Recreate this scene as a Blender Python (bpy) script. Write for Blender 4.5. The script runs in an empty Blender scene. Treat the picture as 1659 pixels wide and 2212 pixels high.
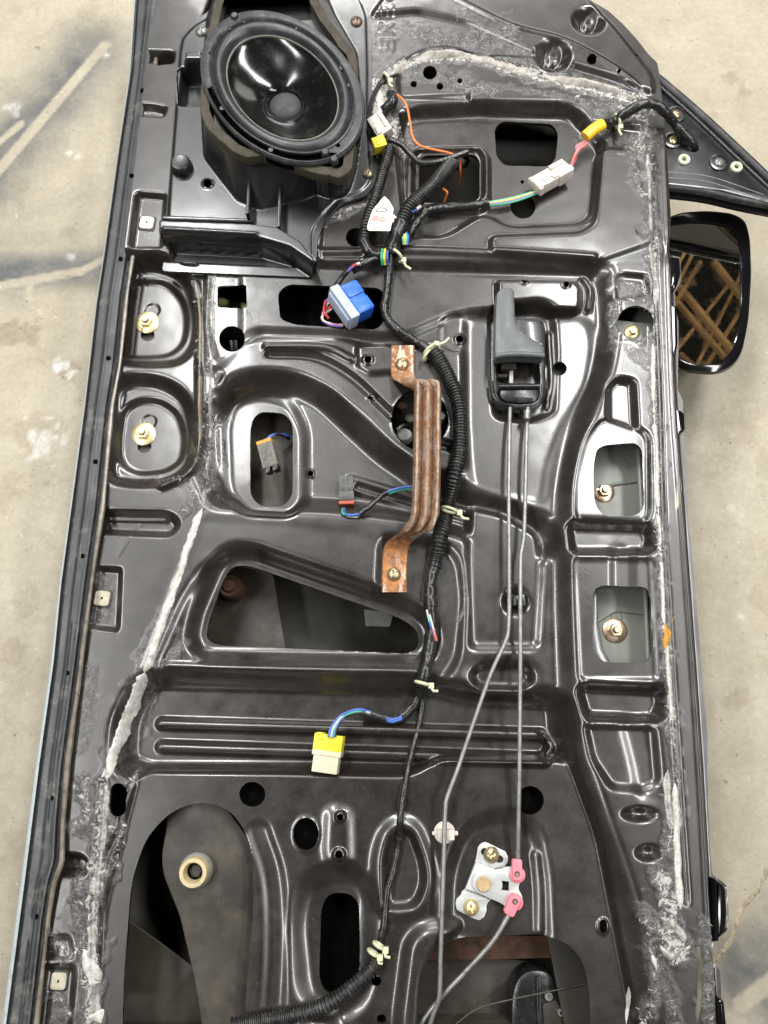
import bpy, bmesh, math, random
import numpy as np
from mathutils import Vector, Matrix
from mathutils.geometry import tessellate_polygon

random.seed(7)
rng = np.random.default_rng(11)
scene = bpy.context.scene
C = scene.collection

# ------------------------------------------------------------------ camera
F, CX, CY = 1662.0, 829.5, 1106.0          # focal length and centre of the photograph (1659 x 2212 units)
TILT = math.radians(14.5)
Z0 = 0.14                                   # height of the door's inner panel above the floor (m)
HC = Z0 + 0.72                              # camera height
cam_d = bpy.data.cameras.new('camera'); cam = bpy.data.objects.new('camera', cam_d); C.objects.link(cam)
cam.location = (0, 0, HC); cam.rotation_euler = (TILT, 0, 0)
cam_d.sensor_fit = 'HORIZONTAL'; cam_d.sensor_width = 36; cam_d.lens = 36*F/1659
cam_d.clip_start = 0.01; cam_d.clip_end = 60
scene.camera = cam

# ------------------------------------------------------------------ light of the garage
world = bpy.data.worlds.new('World'); scene.world = world; world.use_nodes = True
bg = world.node_tree.nodes['Background']
bg.inputs[0].default_value = (1.0, 0.93, 0.82, 1); bg.inputs[1].default_value = 0.095

def tube_lamp(name, loc, sx, sy, power, rotz=0, color=(0.99, 0.985, 0.97)):
    d = bpy.data.lights.new(name, 'AREA'); d.shape = 'RECTANGLE'; d.size = sx; d.size_y = sy
    d.energy = power; d.color = color
    o = bpy.data.objects.new(name, d); C.objects.link(o); o.location = loc; o.rotation_euler = (0, 0, rotz)
    return o
tube_lamp('tube_lamp', (-0.75, 1.55, 2.45), 0.30, 1.2, 52, 0.12)
tube_lamp('tube_lamp', (0.85, 1.35, 2.45), 0.30, 1.2, 52, 0.12)
tube_lamp('tube_lamp', (-0.35, 3.5, 2.45), 1.2, 0.30, 44, 0.05)
tube_lamp('tube_lamp', (-1.45, -0.1, 2.45), 0.30, 1.8, 52, 0.1)
tube_lamp('tube_lamp', (1.6, -0.1, 2.45), 0.30, 1.8, 48, 0.1)
wl = tube_lamp('fill_light', (0.3, 3.4, 1.9), 2.2, 0.9, 24, 0, (1.0, 0.96, 0.9)); wl.rotation_euler = (math.radians(-62), 0, 0)  # soft fill added ahead of the door to brighten slopes facing it
scene.view_settings.view_transform = 'Standard'; scene.view_settings.look = 'None'
scene.view_settings.exposure = 0.02; scene.view_settings.gamma = 1.0
scene.view_settings.use_curve_mapping = False

# ------------------------------------------------------------------ helpers
def W(x, y, h=0.0):
    """photo measurement (x, y) of a point that lies h metres above the panel plane -> world point"""
    dx = (x-CX)/F; dy = (CY-y)/F
    ry = math.sin(TILT)+dy*math.cos(TILT); rz = -math.cos(TILT)+dy*math.sin(TILT)
    s = (Z0+h-HC)/rz
    return Vector((dx*s, ry*s, Z0+h))
def WP(pts, h=0.0): return np.array([W(x, y, h)[:2] for x, y in pts])
def px(n, y=1200.0, h=0.0):   # length of n photo units at row y
    return n*(W(830.5, y, h).x-W(829.5, y, h).x)

def fillet(P, r, n=5):
    P = np.asarray(P, float); N = len(P); out = []
    for i in range(N):
        a, b, c = P[i-1], P[i], P[(i+1) % N]
        u, v = a-b, c-b; lu, lv = np.linalg.norm(u)+1e-12, np.linalg.norm(v)+1e-12
        t = min(r, 0.49*lu, 0.49*lv)
        if t < 1e-6: out.append(b); continue
        p, q = b+u/lu*t, b+v/lv*t
        for k in range(n+1):
            s = k/n; out.append((1-s)**2*p+2*s*(1-s)*b+s*s*q)
    return np.array(out)
def catmull(P, n=8, closed=False):
    P = [np.asarray(p, float) for p in P]; N = len(P); out = []
    rngi = range(N if closed else N-1)
    for i in rngi:
        p0 = P[i-1] if (closed or i > 0) else 2*P[0]-P[1]
        p1, p2 = P[i], P[(i+1) % N]
        p3 = P[(i+2) % N] if (closed or i+2 < N) else 2*P[-1]-P[-2]
        for k in range(n):
            t = k/n
            out.append(0.5*((2*p1)+(-p0+p2)*t+(2*p0-5*p1+4*p2-p3)*t*t+(-p0+3*p1-3*p2+p3)*t**3))
    if not closed: out.append(P[-1])
    return np.array(out)
def sstep(t):
    t = np.clip(t, 0, 1); return t*t*(3-2*t)
def sdf_poly(X, Y, P):
    d = np.full(X.shape, 1e9); ins = np.zeros(X.shape, bool); N = len(P)
    for i in range(N):
        ax, ay = P[i]; bx, by = P[(i+1) % N]
        ex, ey = bx-ax, by-ay; L = ex*ex+ey*ey+1e-18
        t = np.clip(((X-ax)*ex+(Y-ay)*ey)/L, 0, 1)
        d = np.minimum(d, (X-ax-t*ex)**2+(Y-ay-t*ey)**2)
        if ay != by:
            ins ^= ((ay > Y) != (by > Y)) & (X < ex*(Y-ay)/ey+ax)
    d = np.sqrt(d); return np.where(ins, -d, d)
def dist_line(X, Y, P):
    d = np.full(X.shape, 1e9)
    for i in range(len(P)-1):
        ax, ay = P[i]; bx, by = P[i+1]; ex, ey = bx-ax, by-ay; L = ex*ex+ey*ey+1e-18
        t = np.clip(((X-ax)*ex+(Y-ay)*ey)/L, 0, 1)
        d = np.minimum(d, (X-ax-t*ex)**2+(Y-ay-t*ey)**2)
    return np.sqrt(d)
def blur(A, k):
    for ax in (0, 1):
        acc = np.zeros_like(A); ws = 0
        for i in range(-k, k+1):
            w = math.exp(-2*(i/k)**2)
            B = np.roll(A, i, axis=ax); acc += w*B; ws += w
        A = acc/ws
    return A
def vnoise(X, Y, scale, seed=0):
    """smooth value noise in [-1, 1]"""
    r = np.random.default_rng(seed); T = r.random((64, 64))*2-1
    u, v = X/scale+seed*3.7+200, Y/scale+seed*1.3+200
    i, j = np.floor(u).astype(int), np.floor(v).astype(int); fu, fv = u-i, v-j
    fu, fv = fu*fu*(3-2*fu), fv*fv*(3-2*fv)
    g = lambda a, b: T[a % 64, b % 64]
    return (g(i, j)*(1-fu)+g(i+1, j)*fu)*(1-fv)+(g(i, j+1)*(1-fu)+g(i+1, j+1)*fu)*fv

GAIN, TOP = 1.45, 14.0                      # depth of the pressing below the raised front area
def hm(h): return TOP+GAIN*(h-TOP)

class Field:
    """a pressed sheet: heights on a grid in the door's plane, with cut openings"""
    def __init__(s, outline, dx, h0=0.0, gain=True):
        s.hm = hm if gain else (lambda h: h); s.g = GAIN if gain else 1.0
        s.dx = dx; o = np.asarray(outline); s.x0, s.y0 = o.min(0)-3*dx; x1, y1 = o.max(0)+3*dx
        s.nx = int((x1-s.x0)/dx)+1; s.ny = int((y1-s.y0)/dx)+1
        s.X, s.Y = np.meshgrid(s.x0+dx*np.arange(s.nx), s.y0+dx*np.arange(s.ny))
        s.H = np.full(s.X.shape, h0); s.OUT = sdf_poly(s.X, s.Y, o); s.HOLE = np.full(s.X.shape, 0.5)
        s.goo = np.zeros(s.X.shape)
    def win(s, P, m):
        lo, hi = P.min(0)-m, P.max(0)+m
        i0 = max(0, int((lo[0]-s.x0)/s.dx)); i1 = min(s.nx, int((hi[0]-s.x0)/s.dx)+2)
        j0 = max(0, int((lo[1]-s.y0)/s.dx)); j1 = min(s.ny, int((hi[1]-s.y0)/s.dx)+2)
        return (slice(j0, j1), slice(i0, i1))
    def level(s, pts, h, w=12, r=14, add=False, trace=None, skew=0.0):
        """flat area at height h (mm) inside the traced outline, wall width w (photo units)"""
        h = h*s.g if add else s.hm(h)
        P = fillet(WP(pts, (h if trace is None else s.hm(trace))/1000), px(r)); ww = px(w)
        k = s.win(P, ww+0.003)
        if s.X[k].size == 0: return
        d = sdf_poly(s.X[k], s.Y[k], P); t = sstep(0.5+skew-d/ww)
        s.H[k] = s.H[k]+h/1000*t if add else s.H[k]*(1-t)+h/1000*t
    def bead(s, pts, h, hw, h_at=0, flat=0.3, smooth=True):
        """raised (h>0) or sunk (h<0) rib of half width hw along a line, added"""
        P = WP(pts, s.hm(h_at)/1000); h *= s.g
        if smooth and len(P) > 2: P = catmull(P, 6)
        w = px(hw); k = s.win(P, w+0.003)
        d = dist_line(s.X[k], s.Y[k], P)/w
        s.H[k] += h/1000*sstep((1-d)/(1-flat))
    def dome(s, x, y, r, h, h_at=0, p=0.15, ry=None):
        h_at = s.hm(h_at); h *= s.g; c = W(x, y, h_at/1000); R = px(r, y, h_at/1000); Ry = R if ry is None else px(ry, y, h_at/1000)
        P = np.array([[c.x-R, c.y-Ry], [c.x+R, c.y+Ry]]); k = s.win(P, 0.004)
        d = np.hypot((s.X[k]-c.x)/R, (s.Y[k]-c.y)/Ry); s.H[k] += h/1000*sstep((1-d)/(1-p))
    def hole(s, pts, r=10, h_at=0):
        P = fillet(WP(pts, s.hm(h_at)/1000), px(r)); k = s.win(P, 0.012)
        s.HOLE[k] = np.minimum(s.HOLE[k], sdf_poly(s.X[k], s.Y[k], P))
    def rhole(s, x, y, rx, ry=None, h_at=0, rim=0.0, rimw=1.6):
        ry = ry or rx
        pts = [(x+rx*math.cos(a), y+ry*math.sin(a)) for a in np.linspace(0, 2*math.pi, 28, endpoint=False)]
        if rim: s.dome(x, y, rx*rimw, rim, h_at, p=0.55, ry=ry*rimw)
        s.hole(pts, 0.01, h_at)
    def goo_line(s, pts, hw, amt=1.0, h_at=0, smooth=True):
        P = WP(pts, s.hm(h_at)/1000)
        if smooth and len(P) > 2: P = catmull(P, 5)
        w = px(hw); k = s.win(P, w*2.2)
        d = dist_line(s.X[k], s.Y[k], P)/w
        d = d*(1+0.45*vnoise(s.X[k], s.Y[k], 0.012, 3)+0.3*vnoise(s.X[k], s.Y[k], 0.005, 4))
        s.goo[k] = np.maximum(s.goo[k], amt*sstep((1.5-d)/1.2))
    def sample(s, x, y):
        i = min(max((x-s.x0)/s.dx, 0), s.nx-1.01); j = min(max((y-s.y0)/s.dx, 0), s.ny-1.01)
        a, b = int(i), int(j); u, v = i-a, j-b; H = s.H
        return float((H[b, a]*(1-u)+H[b, a+1]*u)*(1-v)+(H[b+1, a]*(1-u)+H[b+1, a+1]*u)*v)
    def build(s, name, mat, parent, lip=0.004):
        D = np.maximum(s.OUT, -s.HOLE); dx = s.dx
        gy, gx = np.gradient(D, dx); gl = np.maximum(np.hypot(gx, gy), 0.3)
        mn = np.minimum(np.minimum(D[:-1, :-1], D[1:, :-1]), np.minimum(D[:-1, 1:], D[1:, 1:]))
        keep = mn < -0.3*dx
        mv = (D > 0) & (D < 3*dx)
        X = np.where(mv, s.X-gx/gl*D, s.X); Y = np.where(mv, s.Y-gy/gl*D, s.Y)
        idx = np.arange(s.nx*s.ny).reshape(s.ny, s.nx)
        f = np.stack([idx[:-1, :-1], idx[:-1, 1:], idx[1:, 1:], idx[1:, :-1]], -1)[keep]
        kp = np.zeros((s.ny+1, s.nx+1), bool); kp[1:-1, 1:-1] = keep
        hb = kp[:-1, 1:-1] != kp[1:, 1:-1]                       # edges along x: shape (ny, nx-1)
        vb = kp[1:-1, :-1] != kp[1:-1, 1:]                       # edges along y: (ny-1, nx)
        e = np.concatenate([np.stack([idx[:, :-1][hb], idx[:, 1:][hb]], -1), np.stack([idx[:-1, :][vb], idx[1:, :][vb]], -1)])
        V = np.stack([X.ravel(), Y.ravel(), s.H.ravel()+Z0], -1); G = s.goo.ravel()
        bv = np.unique(e); hi = V[bv].copy(); low = hi.copy(); low[:, 2] -= lip      # cut edge: its own corners, so it stays crisp
        mp = np.zeros(len(V), int); mp[bv] = len(V)+np.arange(len(bv)); nb = len(bv)
        lf = np.stack([mp[e[:, 0]], mp[e[:, 1]], mp[e[:, 1]]+nb, mp[e[:, 0]]+nb], -1)
        V = np.concatenate([V, hi, low]); G = np.concatenate([G, G[bv]*.4, G[bv]*.4]); FA = np.concatenate([f, lf])
        used = np.unique(FA); rm = np.zeros(len(V), int); rm[used] = np.arange(len(used))
        V, G, FA = V[used], G[used], rm[FA]
        me = bpy.data.meshes.new(name); me.vertices.add(len(V)); me.vertices.foreach_set('co', V.astype(np.float32).ravel())
        me.loops.add(FA.size); me.loops.foreach_set('vertex_index', FA.astype(np.int32).ravel())
        me.polygons.add(len(FA)); me.polygons.foreach_set('loop_start', np.arange(0, FA.size, 4, dtype=np.int32))
        me.polygons.foreach_set('use_smooth', np.ones(len(FA), bool))
        at = me.attributes.new('goo', 'FLOAT', 'POINT'); at.data.foreach_set('value', G.astype(np.float32))
        me.update(calc_edges=True); me.validate()
        me.materials.append(mat); o = bpy.data.objects.new(name, me); C.objects.link(o); o.parent = parent
        return o

def add(name, verts, faces, mat, parent=None, smooth=True, sharp=40):
    me = bpy.data.meshes.new(name); me.from_pydata([tuple(v) for v in verts], [], [tuple(f) for f in faces])
    bm = bmesh.new(); bm.from_mesh(me); bmesh.ops.recalc_face_normals(bm, faces=bm.faces)
    if smooth:
        lim = math.radians(sharp)
        for f in bm.faces: f.smooth = True
        for e in bm.edges:
            if len(e.link_faces) == 2 and e.calc_face_angle(0) > lim: e.smooth = False
    bm.to_mesh(me); bm.free()
    me.materials.append(mat); o = bpy.data.objects.new(name, me); C.objects.link(o); o.parent = parent
    return o
class MB:
    """collects shapes that make up one mesh"""
    def __init__(s): s.v = []; s.f = []
    def put(s, v, f):
        n = len(s.v); s.v += [Vector(p) for p in v]; s.f += [tuple(i+n for i in q) for q in f]; return s
    def tf(s, M): s.v = [M @ p for p in s.v]; return s
    def build(s, name, mat, parent=None, smooth=True, sharp=40): return add(name, s.v, s.f, mat, parent, smooth, sharp)
    def box(s, c, size, b=0.0006):
        """box with bevelled edges"""
        c = Vector(c); hx, hy, hz = size[0]/2, size[1]/2, size[2]/2; b = min(b, hx*.8, hy*.8, hz*.8)
        bm = bmesh.new(); bmesh.ops.create_cube(bm, size=1)
        for v in bm.verts: v.co = Vector((v.co.x*2*hx, v.co.y*2*hy, v.co.z*2*hz))
        if b > 0: bmesh.ops.bevel(bm, geom=bm.edges[:], offset=b, segments=2, affect='EDGES', profile=0.6)
        bm.verts.index_update()
        s.put([v.co+c for v in bm.verts], [[v.index for v in f.verts] for f in bm.faces]); bm.free(); return s
    def lathe(s, prof, n=32, ex=1.0, ey=1.0, c=(0, 0, 0), fn=None):
        """profile of (radius, z); fn(x, y, z) may move a point"""
        vs, fs = [], []
        for (r, z) in prof:
            for k in range(n):
                a = 2*math.pi*k/n; p = Vector((r*math.cos(a)*ex, r*math.sin(a)*ey, z))
                if fn: p = Vector(fn(*p))
                vs.append(p+Vector(c))
        for i in range(len(prof)-1):
            for k in range(n):
                a, b = i*n+k, i*n+(k+1) % n; fs.append((a, b, b+n, a+n))
        if prof[0][0] > 0 and prof[0][0] < 1e-4: pass
        s.put(vs, fs); return s
    def prism(s, P, z0, z1, b=0.0008, holes=()):
        """extruded outline P (world xy), absolute z, softened top edge, real openings"""
        P = np.asarray(P, float)
        area = 0.5*np.sum(P[:, 0]*np.roll(P[:, 1], -1)-np.roll(P[:, 0], -1)*P[:, 1])
        if area < 0: P = P[::-1]
        def inset(Q, d):
            t = np.roll(Q, -1, 0)-np.roll(Q, 1, 0); t /= (np.linalg.norm(t, axis=1, keepdims=True)+1e-12)
            return Q+np.stack([-t[:, 1], t[:, 0]], -1)*d
        n = len(P); rings = [(P, z0), (P, z1-b), (inset(P, b*.3), z1-b*.3), (inset(P, b), z1)] if b > 0 else [(P, z0), (P, z1)]
        vs = [(q[0], q[1], z) for R, z in rings for q in R]; fs = []
        for i in range(len(rings)-1):
            for k in range(n): fs.append((i*n+k, i*n+(k+1) % n, (i+1)*n+(k+1) % n, (i+1)*n+k))
        top = [Vector((q[0], q[1], z1)) for q in rings[-1][0]]; loops = [top]; off = [(len(rings)-1)*n]
        base = len(vs)
        for H in holes:
            H = np.asarray(H, float); m = len(H); off.append(base)
            vs += [(q[0], q[1], z1) for q in H]+[(q[0], q[1], z0) for q in H]
            for k in range(m): fs.append((base+k, base+(k+1) % m, base+m+(k+1) % m, base+m+k))
            loops.append([Vector((q[0], q[1], z1)) for q in H]); base += 2*m
        flat = []
        for L, o in zip(loops, off): flat += [o+i for i in range(len(L))]
        for t in tessellate_polygon(loops): fs.append(tuple(flat[i] for i in t))
        bl = [[Vector((q[0], q[1], z0)) for q in P]]+[[Vector((q[0], q[1], z0)) for q in H] for H in holes]
        flat = list(range(n))
        for H, o in zip(holes, off[1:]): flat += [o+len(H)+i for i in range(len(H))]
        for t in tessellate_polygon(bl): fs.append(tuple(flat[i] for i in reversed(t)))
        s.put(vs, fs); return s
    def tube(s, P, r, n=10, cap=True, flat=1.0, up=None):
        """tube along points P; r a number or a function of arc length"""
        P = [Vector(p) for p in P]; L = [0.0]
        for a, b in zip(P, P[1:]): L.append(L[-1]+(b-a).length)
        nrm = None; vs = []; fs = []
        for i, p in enumerate(P):
            t = (P[min(i+1, len(P)-1)]-P[max(i-1, 0)]).normalized()
            if nrm is None:
                nrm = Vector((0, 0, 1))-t*t.z
                if nrm.length < 1e-3: nrm = Vector((1, 0, 0))-t*t.x
            else: nrm = nrm-t*nrm.dot(t)
            nrm.normalize(); bn = t.cross(nrm); R = r(L[i]) if callable(r) else r
            for k in range(n):
                a = 2*math.pi*k/n; vs.append(p+(nrm*math.cos(a)*flat+bn*math.sin(a))*R)
        for i in range(len(P)-1):
            for k in range(n):
                a, b = i*n+k, i*n+(k+1) % n; fs.append((a, b, b+n, a+n))
        if cap:
            fs.append(tuple(range(n-1, -1, -1))); fs.append(tuple((len(P)-1)*n+k for k in range(n)))
        s.put(vs, fs); return s

def tag(o, label=None, cat=None, group=None, kind=None):
    if label: o['label'] = label
    if cat: o['category'] = cat
    if group: o['group'] = group
    if kind: o['kind'] = kind
    return o
def empty(name, loc=(0, 0, 0)):
    o = bpy.data.objects.new(name, None); C.objects.link(o); o.location = loc; o.empty_display_size = 0.05; return o
def path(pts, n=8, default=0.012):
    """photo points (x, y[, height mm]) -> smooth world path"""
    q = [tuple(W(p[0], p[1], (hm(p[2])/1000 if len(p) > 2 else default))) for p in pts]
    return [Vector(v) for v in catmull(q, n)]
def resample(P, step):
    P = np.array([tuple(p) for p in P]); d = np.r_[0, np.cumsum(np.linalg.norm(np.diff(P, axis=0), axis=1))]
    n = max(2, int(d[-1]/step)); t = np.linspace(0, d[-1], n)
    return [Vector((np.interp(a, d, P[:, 0]), np.interp(a, d, P[:, 1]), np.interp(a, d, P[:, 2]))) for a in t]

# ------------------------------------------------------------------ materials
class Mat:
    def __init__(s, name):
        s.m = bpy.data.materials.new(name); s.m.use_nodes = True; s.nt = s.m.node_tree; s.n = s.nt.nodes
        s.b = s.n['Principled BSDF']; s.tc = s.n.new('ShaderNodeTexCoord')
        s.geo = s.n.new('ShaderNodeNewGeometry')
    def link(s, a, b): s.nt.links.new(a, b)
    def noise(s, scale, detail=4, rough=0.6, dist=0.0, obj=False):
        t = s.n.new('ShaderNodeTexNoise'); t.inputs['Scale'].default_value = scale; t.inputs['Detail'].default_value = detail
        t.inputs['Roughness'].default_value = rough; t.inputs['Distortion'].default_value = dist
        s.link(s.tc.outputs['Object'] if obj else s.geo.outputs['Position'], t.inputs['Vector']); return t.outputs['Fac']
    def ramp(s, fac, *st):
        r = s.n.new('ShaderNodeValToRGB'); e = r.color_ramp.elements
        for i, (p, c) in enumerate(st):
            k = e[i] if i < 2 else e.new(p)
            k.position = p; k.color = (c, c, c, 1) if isinstance(c, (int, float)) else (*c, 1)
        s.link(fac, r.inputs[0]); return r.outputs[0]
    def mix(s, fac, a, b):
        m = s.n.new('ShaderNodeMix'); m.data_type = 'RGBA'
        for v, i in ((fac, 0), (a, 6), (b, 7)):
            if isinstance(v, (int, float)): m.inputs[i].default_value = v
            elif isinstance(v, tuple): m.inputs[i].default_value = (*v, 1)
            else: s.link(v, m.inputs[i])
        return m.outputs[2]
    def math(s, op, a, b=0.0):
        m = s.n.new('ShaderNodeMath'); m.operation = op
        for i, v in enumerate((a, b)):
            if isinstance(v, (int, float)): m.inputs[i].default_value = v
            else: s.link(v, m.inputs[i])
        return m.outputs[0]
    def attr(s, name):
        a = s.n.new('ShaderNodeAttribute'); a.attribute_name = name; return a.outputs['Fac']
    def bump(s, h, strength=0.3, dist=0.001):
        b = s.n.new('ShaderNodeBump'); b.inputs['Strength'].default_value = strength; b.inputs['Distance'].default_value = dist
        s.link(h, b.inputs['Height']); s.link(b.outputs[0], s.b.inputs['Normal']); return b
    def set(s, **k):
        for a, v in k.items():
            i = s.b.inputs[{'col': 'Base Color', 'rough': 'Roughness', 'metal': 'Metallic', 'coat': 'Coat Weight', 'coatr': 'Coat Roughness',
                            'spec': 'Specular IOR Level', 'sss': 'Subsurface Weight', 'trans': 'Transmission Weight'}[a]]
            if isinstance(v, (int, float)): i.default_value = v
            elif isinstance(v, tuple): i.default_value = (*v, 1)
            else: s.link(v, i)
        return s
def simple(name, col, rough=0.45, metal=0.0, var=0.25, scale=60, bump=0.12, fine=900, dirt=None, dirt_amt=0.0, **k):
    """plain stuff with uneven colour, gloss and fine relief"""
    M = Mat(name); n = M.noise(scale, 5); lo = tuple(c*(1-var) for c in col); hi = tuple(min(1, c*(1+var)) for c in col)
    c = M.mix(M.ramp(n, (0.3, 0.0), (0.7, 1.0)), lo, hi)
    if dirt:
        d = M.ramp(M.noise(scale*1.7, 6, 0.7), (0.62-dirt_amt*.3, 0.0), (0.75, 1.0)); c = M.mix(d, c, dirt)
    M.set(col=c, metal=metal, rough=M.ramp(M.noise(scale*2.3, 4), (0.3, max(0.02, rough*0.8)), (0.7, min(1, rough*1.25))), **k)
    if bump: M.bump(M.noise(fine, 3), bump, 0.0006)
    return M.m
M = {}
def paint(name, col, rough, goo=True, spec=0.7, dust=0.5):
    m = Mat(name); g = m.attr('goo')
    big = m.noise(7, 5); mid = m.noise(45, 6, 0.7); fine = m.noise(260, 5, 0.65)
    base = m.mix(m.ramp(mid, (0.3, 0.0), (0.75, 1.0)), tuple(c*.8 for c in col), tuple(c*1.25 for c in col))
    ds = m.math('MULTIPLY', m.ramp(m.noise(23, 9, 0.78, 0.4), (0.47, 0.0), (0.74, 1.0)), 0.24*dust)
    base = m.mix(ds, base, (0.30, 0.27, 0.23))
    sp = m.ramp(m.noise(620, 2, 0.5), (0.69, 0.0), (0.74, 1.0))            # specks of dust
    base = m.mix(m.math('MULTIPLY', sp, 0.5*dust), base, (0.42, 0.40, 0.36))
    # residue of the old sealant: thin smeared film with crumbs
    gm = m.math('MULTIPLY', g, m.ramp(m.noise(90, 7, 0.72, 1.2), (0.42, 0.0), (0.60, 1.0)))
    gm2 = m.ramp(m.math('MULTIPLY', g, m.noise(120, 6, 0.7, 2.2)), (0.44, 0.0), (0.50, 1.0))
    base = m.mix(m.math('MULTIPLY', gm, 0.45), base, (0.30, 0.295, 0.285))
    base = m.mix(m.math('MULTIPLY', gm2, 0.85), base, (0.54, 0.52, 0.48))
    ro = m.ramp(m.math('ADD', m.math('MULTIPLY', big, 0.5), m.math('MULTIPLY', mid, 0.5)), (0.36, rough*.8), (0.66, rough*1.3))
    rr = m.n.new('ShaderNodeMix'); rr.data_type = 'FLOAT'; m.link(gm, rr.inputs[0]); m.link(ro, rr.inputs[2]); rr.inputs[3].default_value = 0.14
    m.set(col=base, rough=rr.outputs[0], spec=spec, coat=0.55, coatr=m.ramp(m.math('ADD', m.math('MULTIPLY', m.noise(11, 7, 0.7, 0.5), 0.7), m.math('MULTIPLY', m.noise(75, 5, 0.7), 0.3)), (0.38, 0.07), (0.66, 0.20)))
    hgt = m.math('ADD', m.math('MULTIPLY', m.math('MULTIPLY', g, m.noise(330, 6, 0.7, 0.5)), 1.6), m.math('MULTIPLY', fine, 0.05))
    hgt = m.math('ADD', hgt, m.math('MULTIPLY', gm2, 0.35))
    m.bump(hgt, 0.75, 0.0013)
    return m.m
M['paint'] = paint('black_door_paint', (0.0165, 0.0130, 0.0105), 0.32, dust=0.30)
M['mount'] = paint('black_moulded_plastic', (0.009, 0.0098, 0.0118), 0.33, dust=0.13)
M['rubber'] = simple('black_rubber', (0.018, 0.018, 0.019), 0.5, var=0.3, scale=40, dirt=(0.10, 0.095, 0.085), dirt_amt=0.3)
M['flange'] = simple('grey_black_hem', (0.036, 0.038, 0.040), 0.42, var=0.35, scale=25, dirt=(0.16, 0.15, 0.13), dirt_amt=0.25)
M['skin_edge'] = simple('pale_blue_paint', (0.50, 0.58, 0.62), 0.3, var=0.08, dirt=(0.3, 0.29, 0.25), dirt_amt=0.2)
M['skin'] = simple('green_grey_primer', (0.044, 0.040, 0.029), 0.5, var=0.35, scale=14, dirt=(0.024, 0.020, 0.014), dirt_amt=0.9)
M['guide'] = simple('light_green_grey_paint', (0.235, 0.245, 0.215), 0.38, var=0.12, scale=18, dirt=(0.12, 0.12, 0.10), dirt_amt=0.2)
M['dark'] = simple('black_opening_shade', (0.0015, 0.0015, 0.0015), 0.8, var=0.3, spec=0.05)  # darkness inside the openings, put into the colour
M['plate'] = simple('dusty_black_plate', (0.027, 0.0225, 0.0165), 0.5, var=0.4, scale=16, dirt=(0.078, 0.064, 0.043), dirt_amt=0.6)
M['plug_dark'] = simple('dusty_dark_plug', (0.060, 0.060, 0.058), 0.42, var=0.3, scale=120, dirt=(0.14, 0.135, 0.12), dirt_amt=0.4)
M['plug_dusty'] = simple('dusty_beige_plug', (0.15, 0.142, 0.122), 0.55, var=0.3, scale=140, dirt=(0.07, 0.065, 0.055), dirt_amt=0.5)
M['zinc'] = simple('yellow_zinc', (0.74, 0.62, 0.34), 0.36, metal=0.75, var=0.15, scale=120, dirt=(0.50, 0.38, 0.22), dirt_amt=0.3)
M['zinc_dull'] = simple('dull_brass_zinc', (0.52, 0.43, 0.26), 0.36, metal=0.85, var=0.25, scale=150, dirt=(0.2, 0.14, 0.08), dirt_amt=0.4)
M['zinc_pink'] = simple('pink_zinc', (0.64, 0.48, 0.33), 0.32, metal=0.85, var=0.2, scale=120, dirt=(0.45, 0.35, 0.2), dirt_amt=0.3)
M['steel'] = simple('galvanised_steel', (0.50, 0.515, 0.50), 0.42, metal=0.35, var=0.1, scale=50, dirt=(0.42, 0.40, 0.33), dirt_amt=0.25)
M['rod'] = simple('grey_rod_steel', (0.30, 0.30, 0.285), 0.42, metal=0.6, var=0.2, scale=90, dirt=(0.14, 0.13, 0.11), dirt_amt=0.4)
M['black'] = simple('black_plastic', (0.012, 0.012, 0.013), 0.28, var=0.3, dirt=(0.05, 0.048, 0.045), dirt_amt=0.2)
M['conduit'] = simple('black_corrugated_plastic', (0.016, 0.016, 0.016), 0.34, var=0.3, scale=90, dirt=(0.09, 0.085, 0.075), dirt_amt=0.35)
M['tape'] = simple('black_vinyl_tape', (0.014, 0.014, 0.014), 0.3, var=0.4, scale=120, bump=0.5, fine=330, dirt=(0.06, 0.055, 0.05), dirt_amt=0.3)
M['grey_plastic'] = simple('grey_handle_plastic', (0.095, 0.103, 0.106), 0.38, var=0.08, scale=30, bump=0.2, fine=1400, dirt=(0.18, 0.18, 0.17), dirt_amt=0.15)
M['cream'] = simple('cream_plastic', (0.60, 0.54, 0.39), 0.4, var=0.08, dirt=(0.48, 0.43, 0.33), dirt_amt=0.3)
M['clip'] = simple('aged_clip_plastic', (0.42, 0.39, 0.29), 0.45, var=0.15, scale=120, dirt=(0.25, 0.22, 0.15), dirt_amt=0.4)
M['white_plastic'] = simple('dirty_white_plastic', (0.66, 0.60, 0.53), 0.42, var=0.1, scale=90, dirt=(0.42, 0.38, 0.32), dirt_amt=0.35)
M['yellow'] = simple('yellow_plastic', (0.80, 0.66, 0.02), 0.42, var=0.12, dirt=(0.40, 0.32, 0.06), dirt_amt=0.4)
M['orange_tape'] = simple('amber_yellow_sleeve', (0.83, 0.53, 0.02), 0.32, var=0.1)
M['blue'] = simple('blue_plastic', (0.015, 0.13, 0.66), 0.36, var=0.15, scale=110, dirt=(0.10, 0.17, 0.38), dirt_amt=0.35)
M['pale_blue'] = simple('grey_blue_plastic', (0.40, 0.48, 0.60), 0.42, var=0.1, dirt=(0.28, 0.30, 0.33), dirt_amt=0.35)
M['tie'] = simple('pale_green_nylon', (0.60, 0.62, 0.40), 0.38, var=0.12, dirt=(0.40, 0.38, 0.25), dirt_amt=0.3)
M['pink'] = simple('pink_plastic', (0.83, 0.22, 0.27), 0.4, var=0.1, dirt=(0.55, 0.18, 0.19), dirt_amt=0.2)
M['tan'] = simple('tan_old_grease', (0.44, 0.31, 0.17), 0.6, var=0.25, scale=260)
M['paper'] = simple('ivory_paper', (0.80, 0.75, 0.64), 0.6, var=0.05, bump=0.05)
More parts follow.
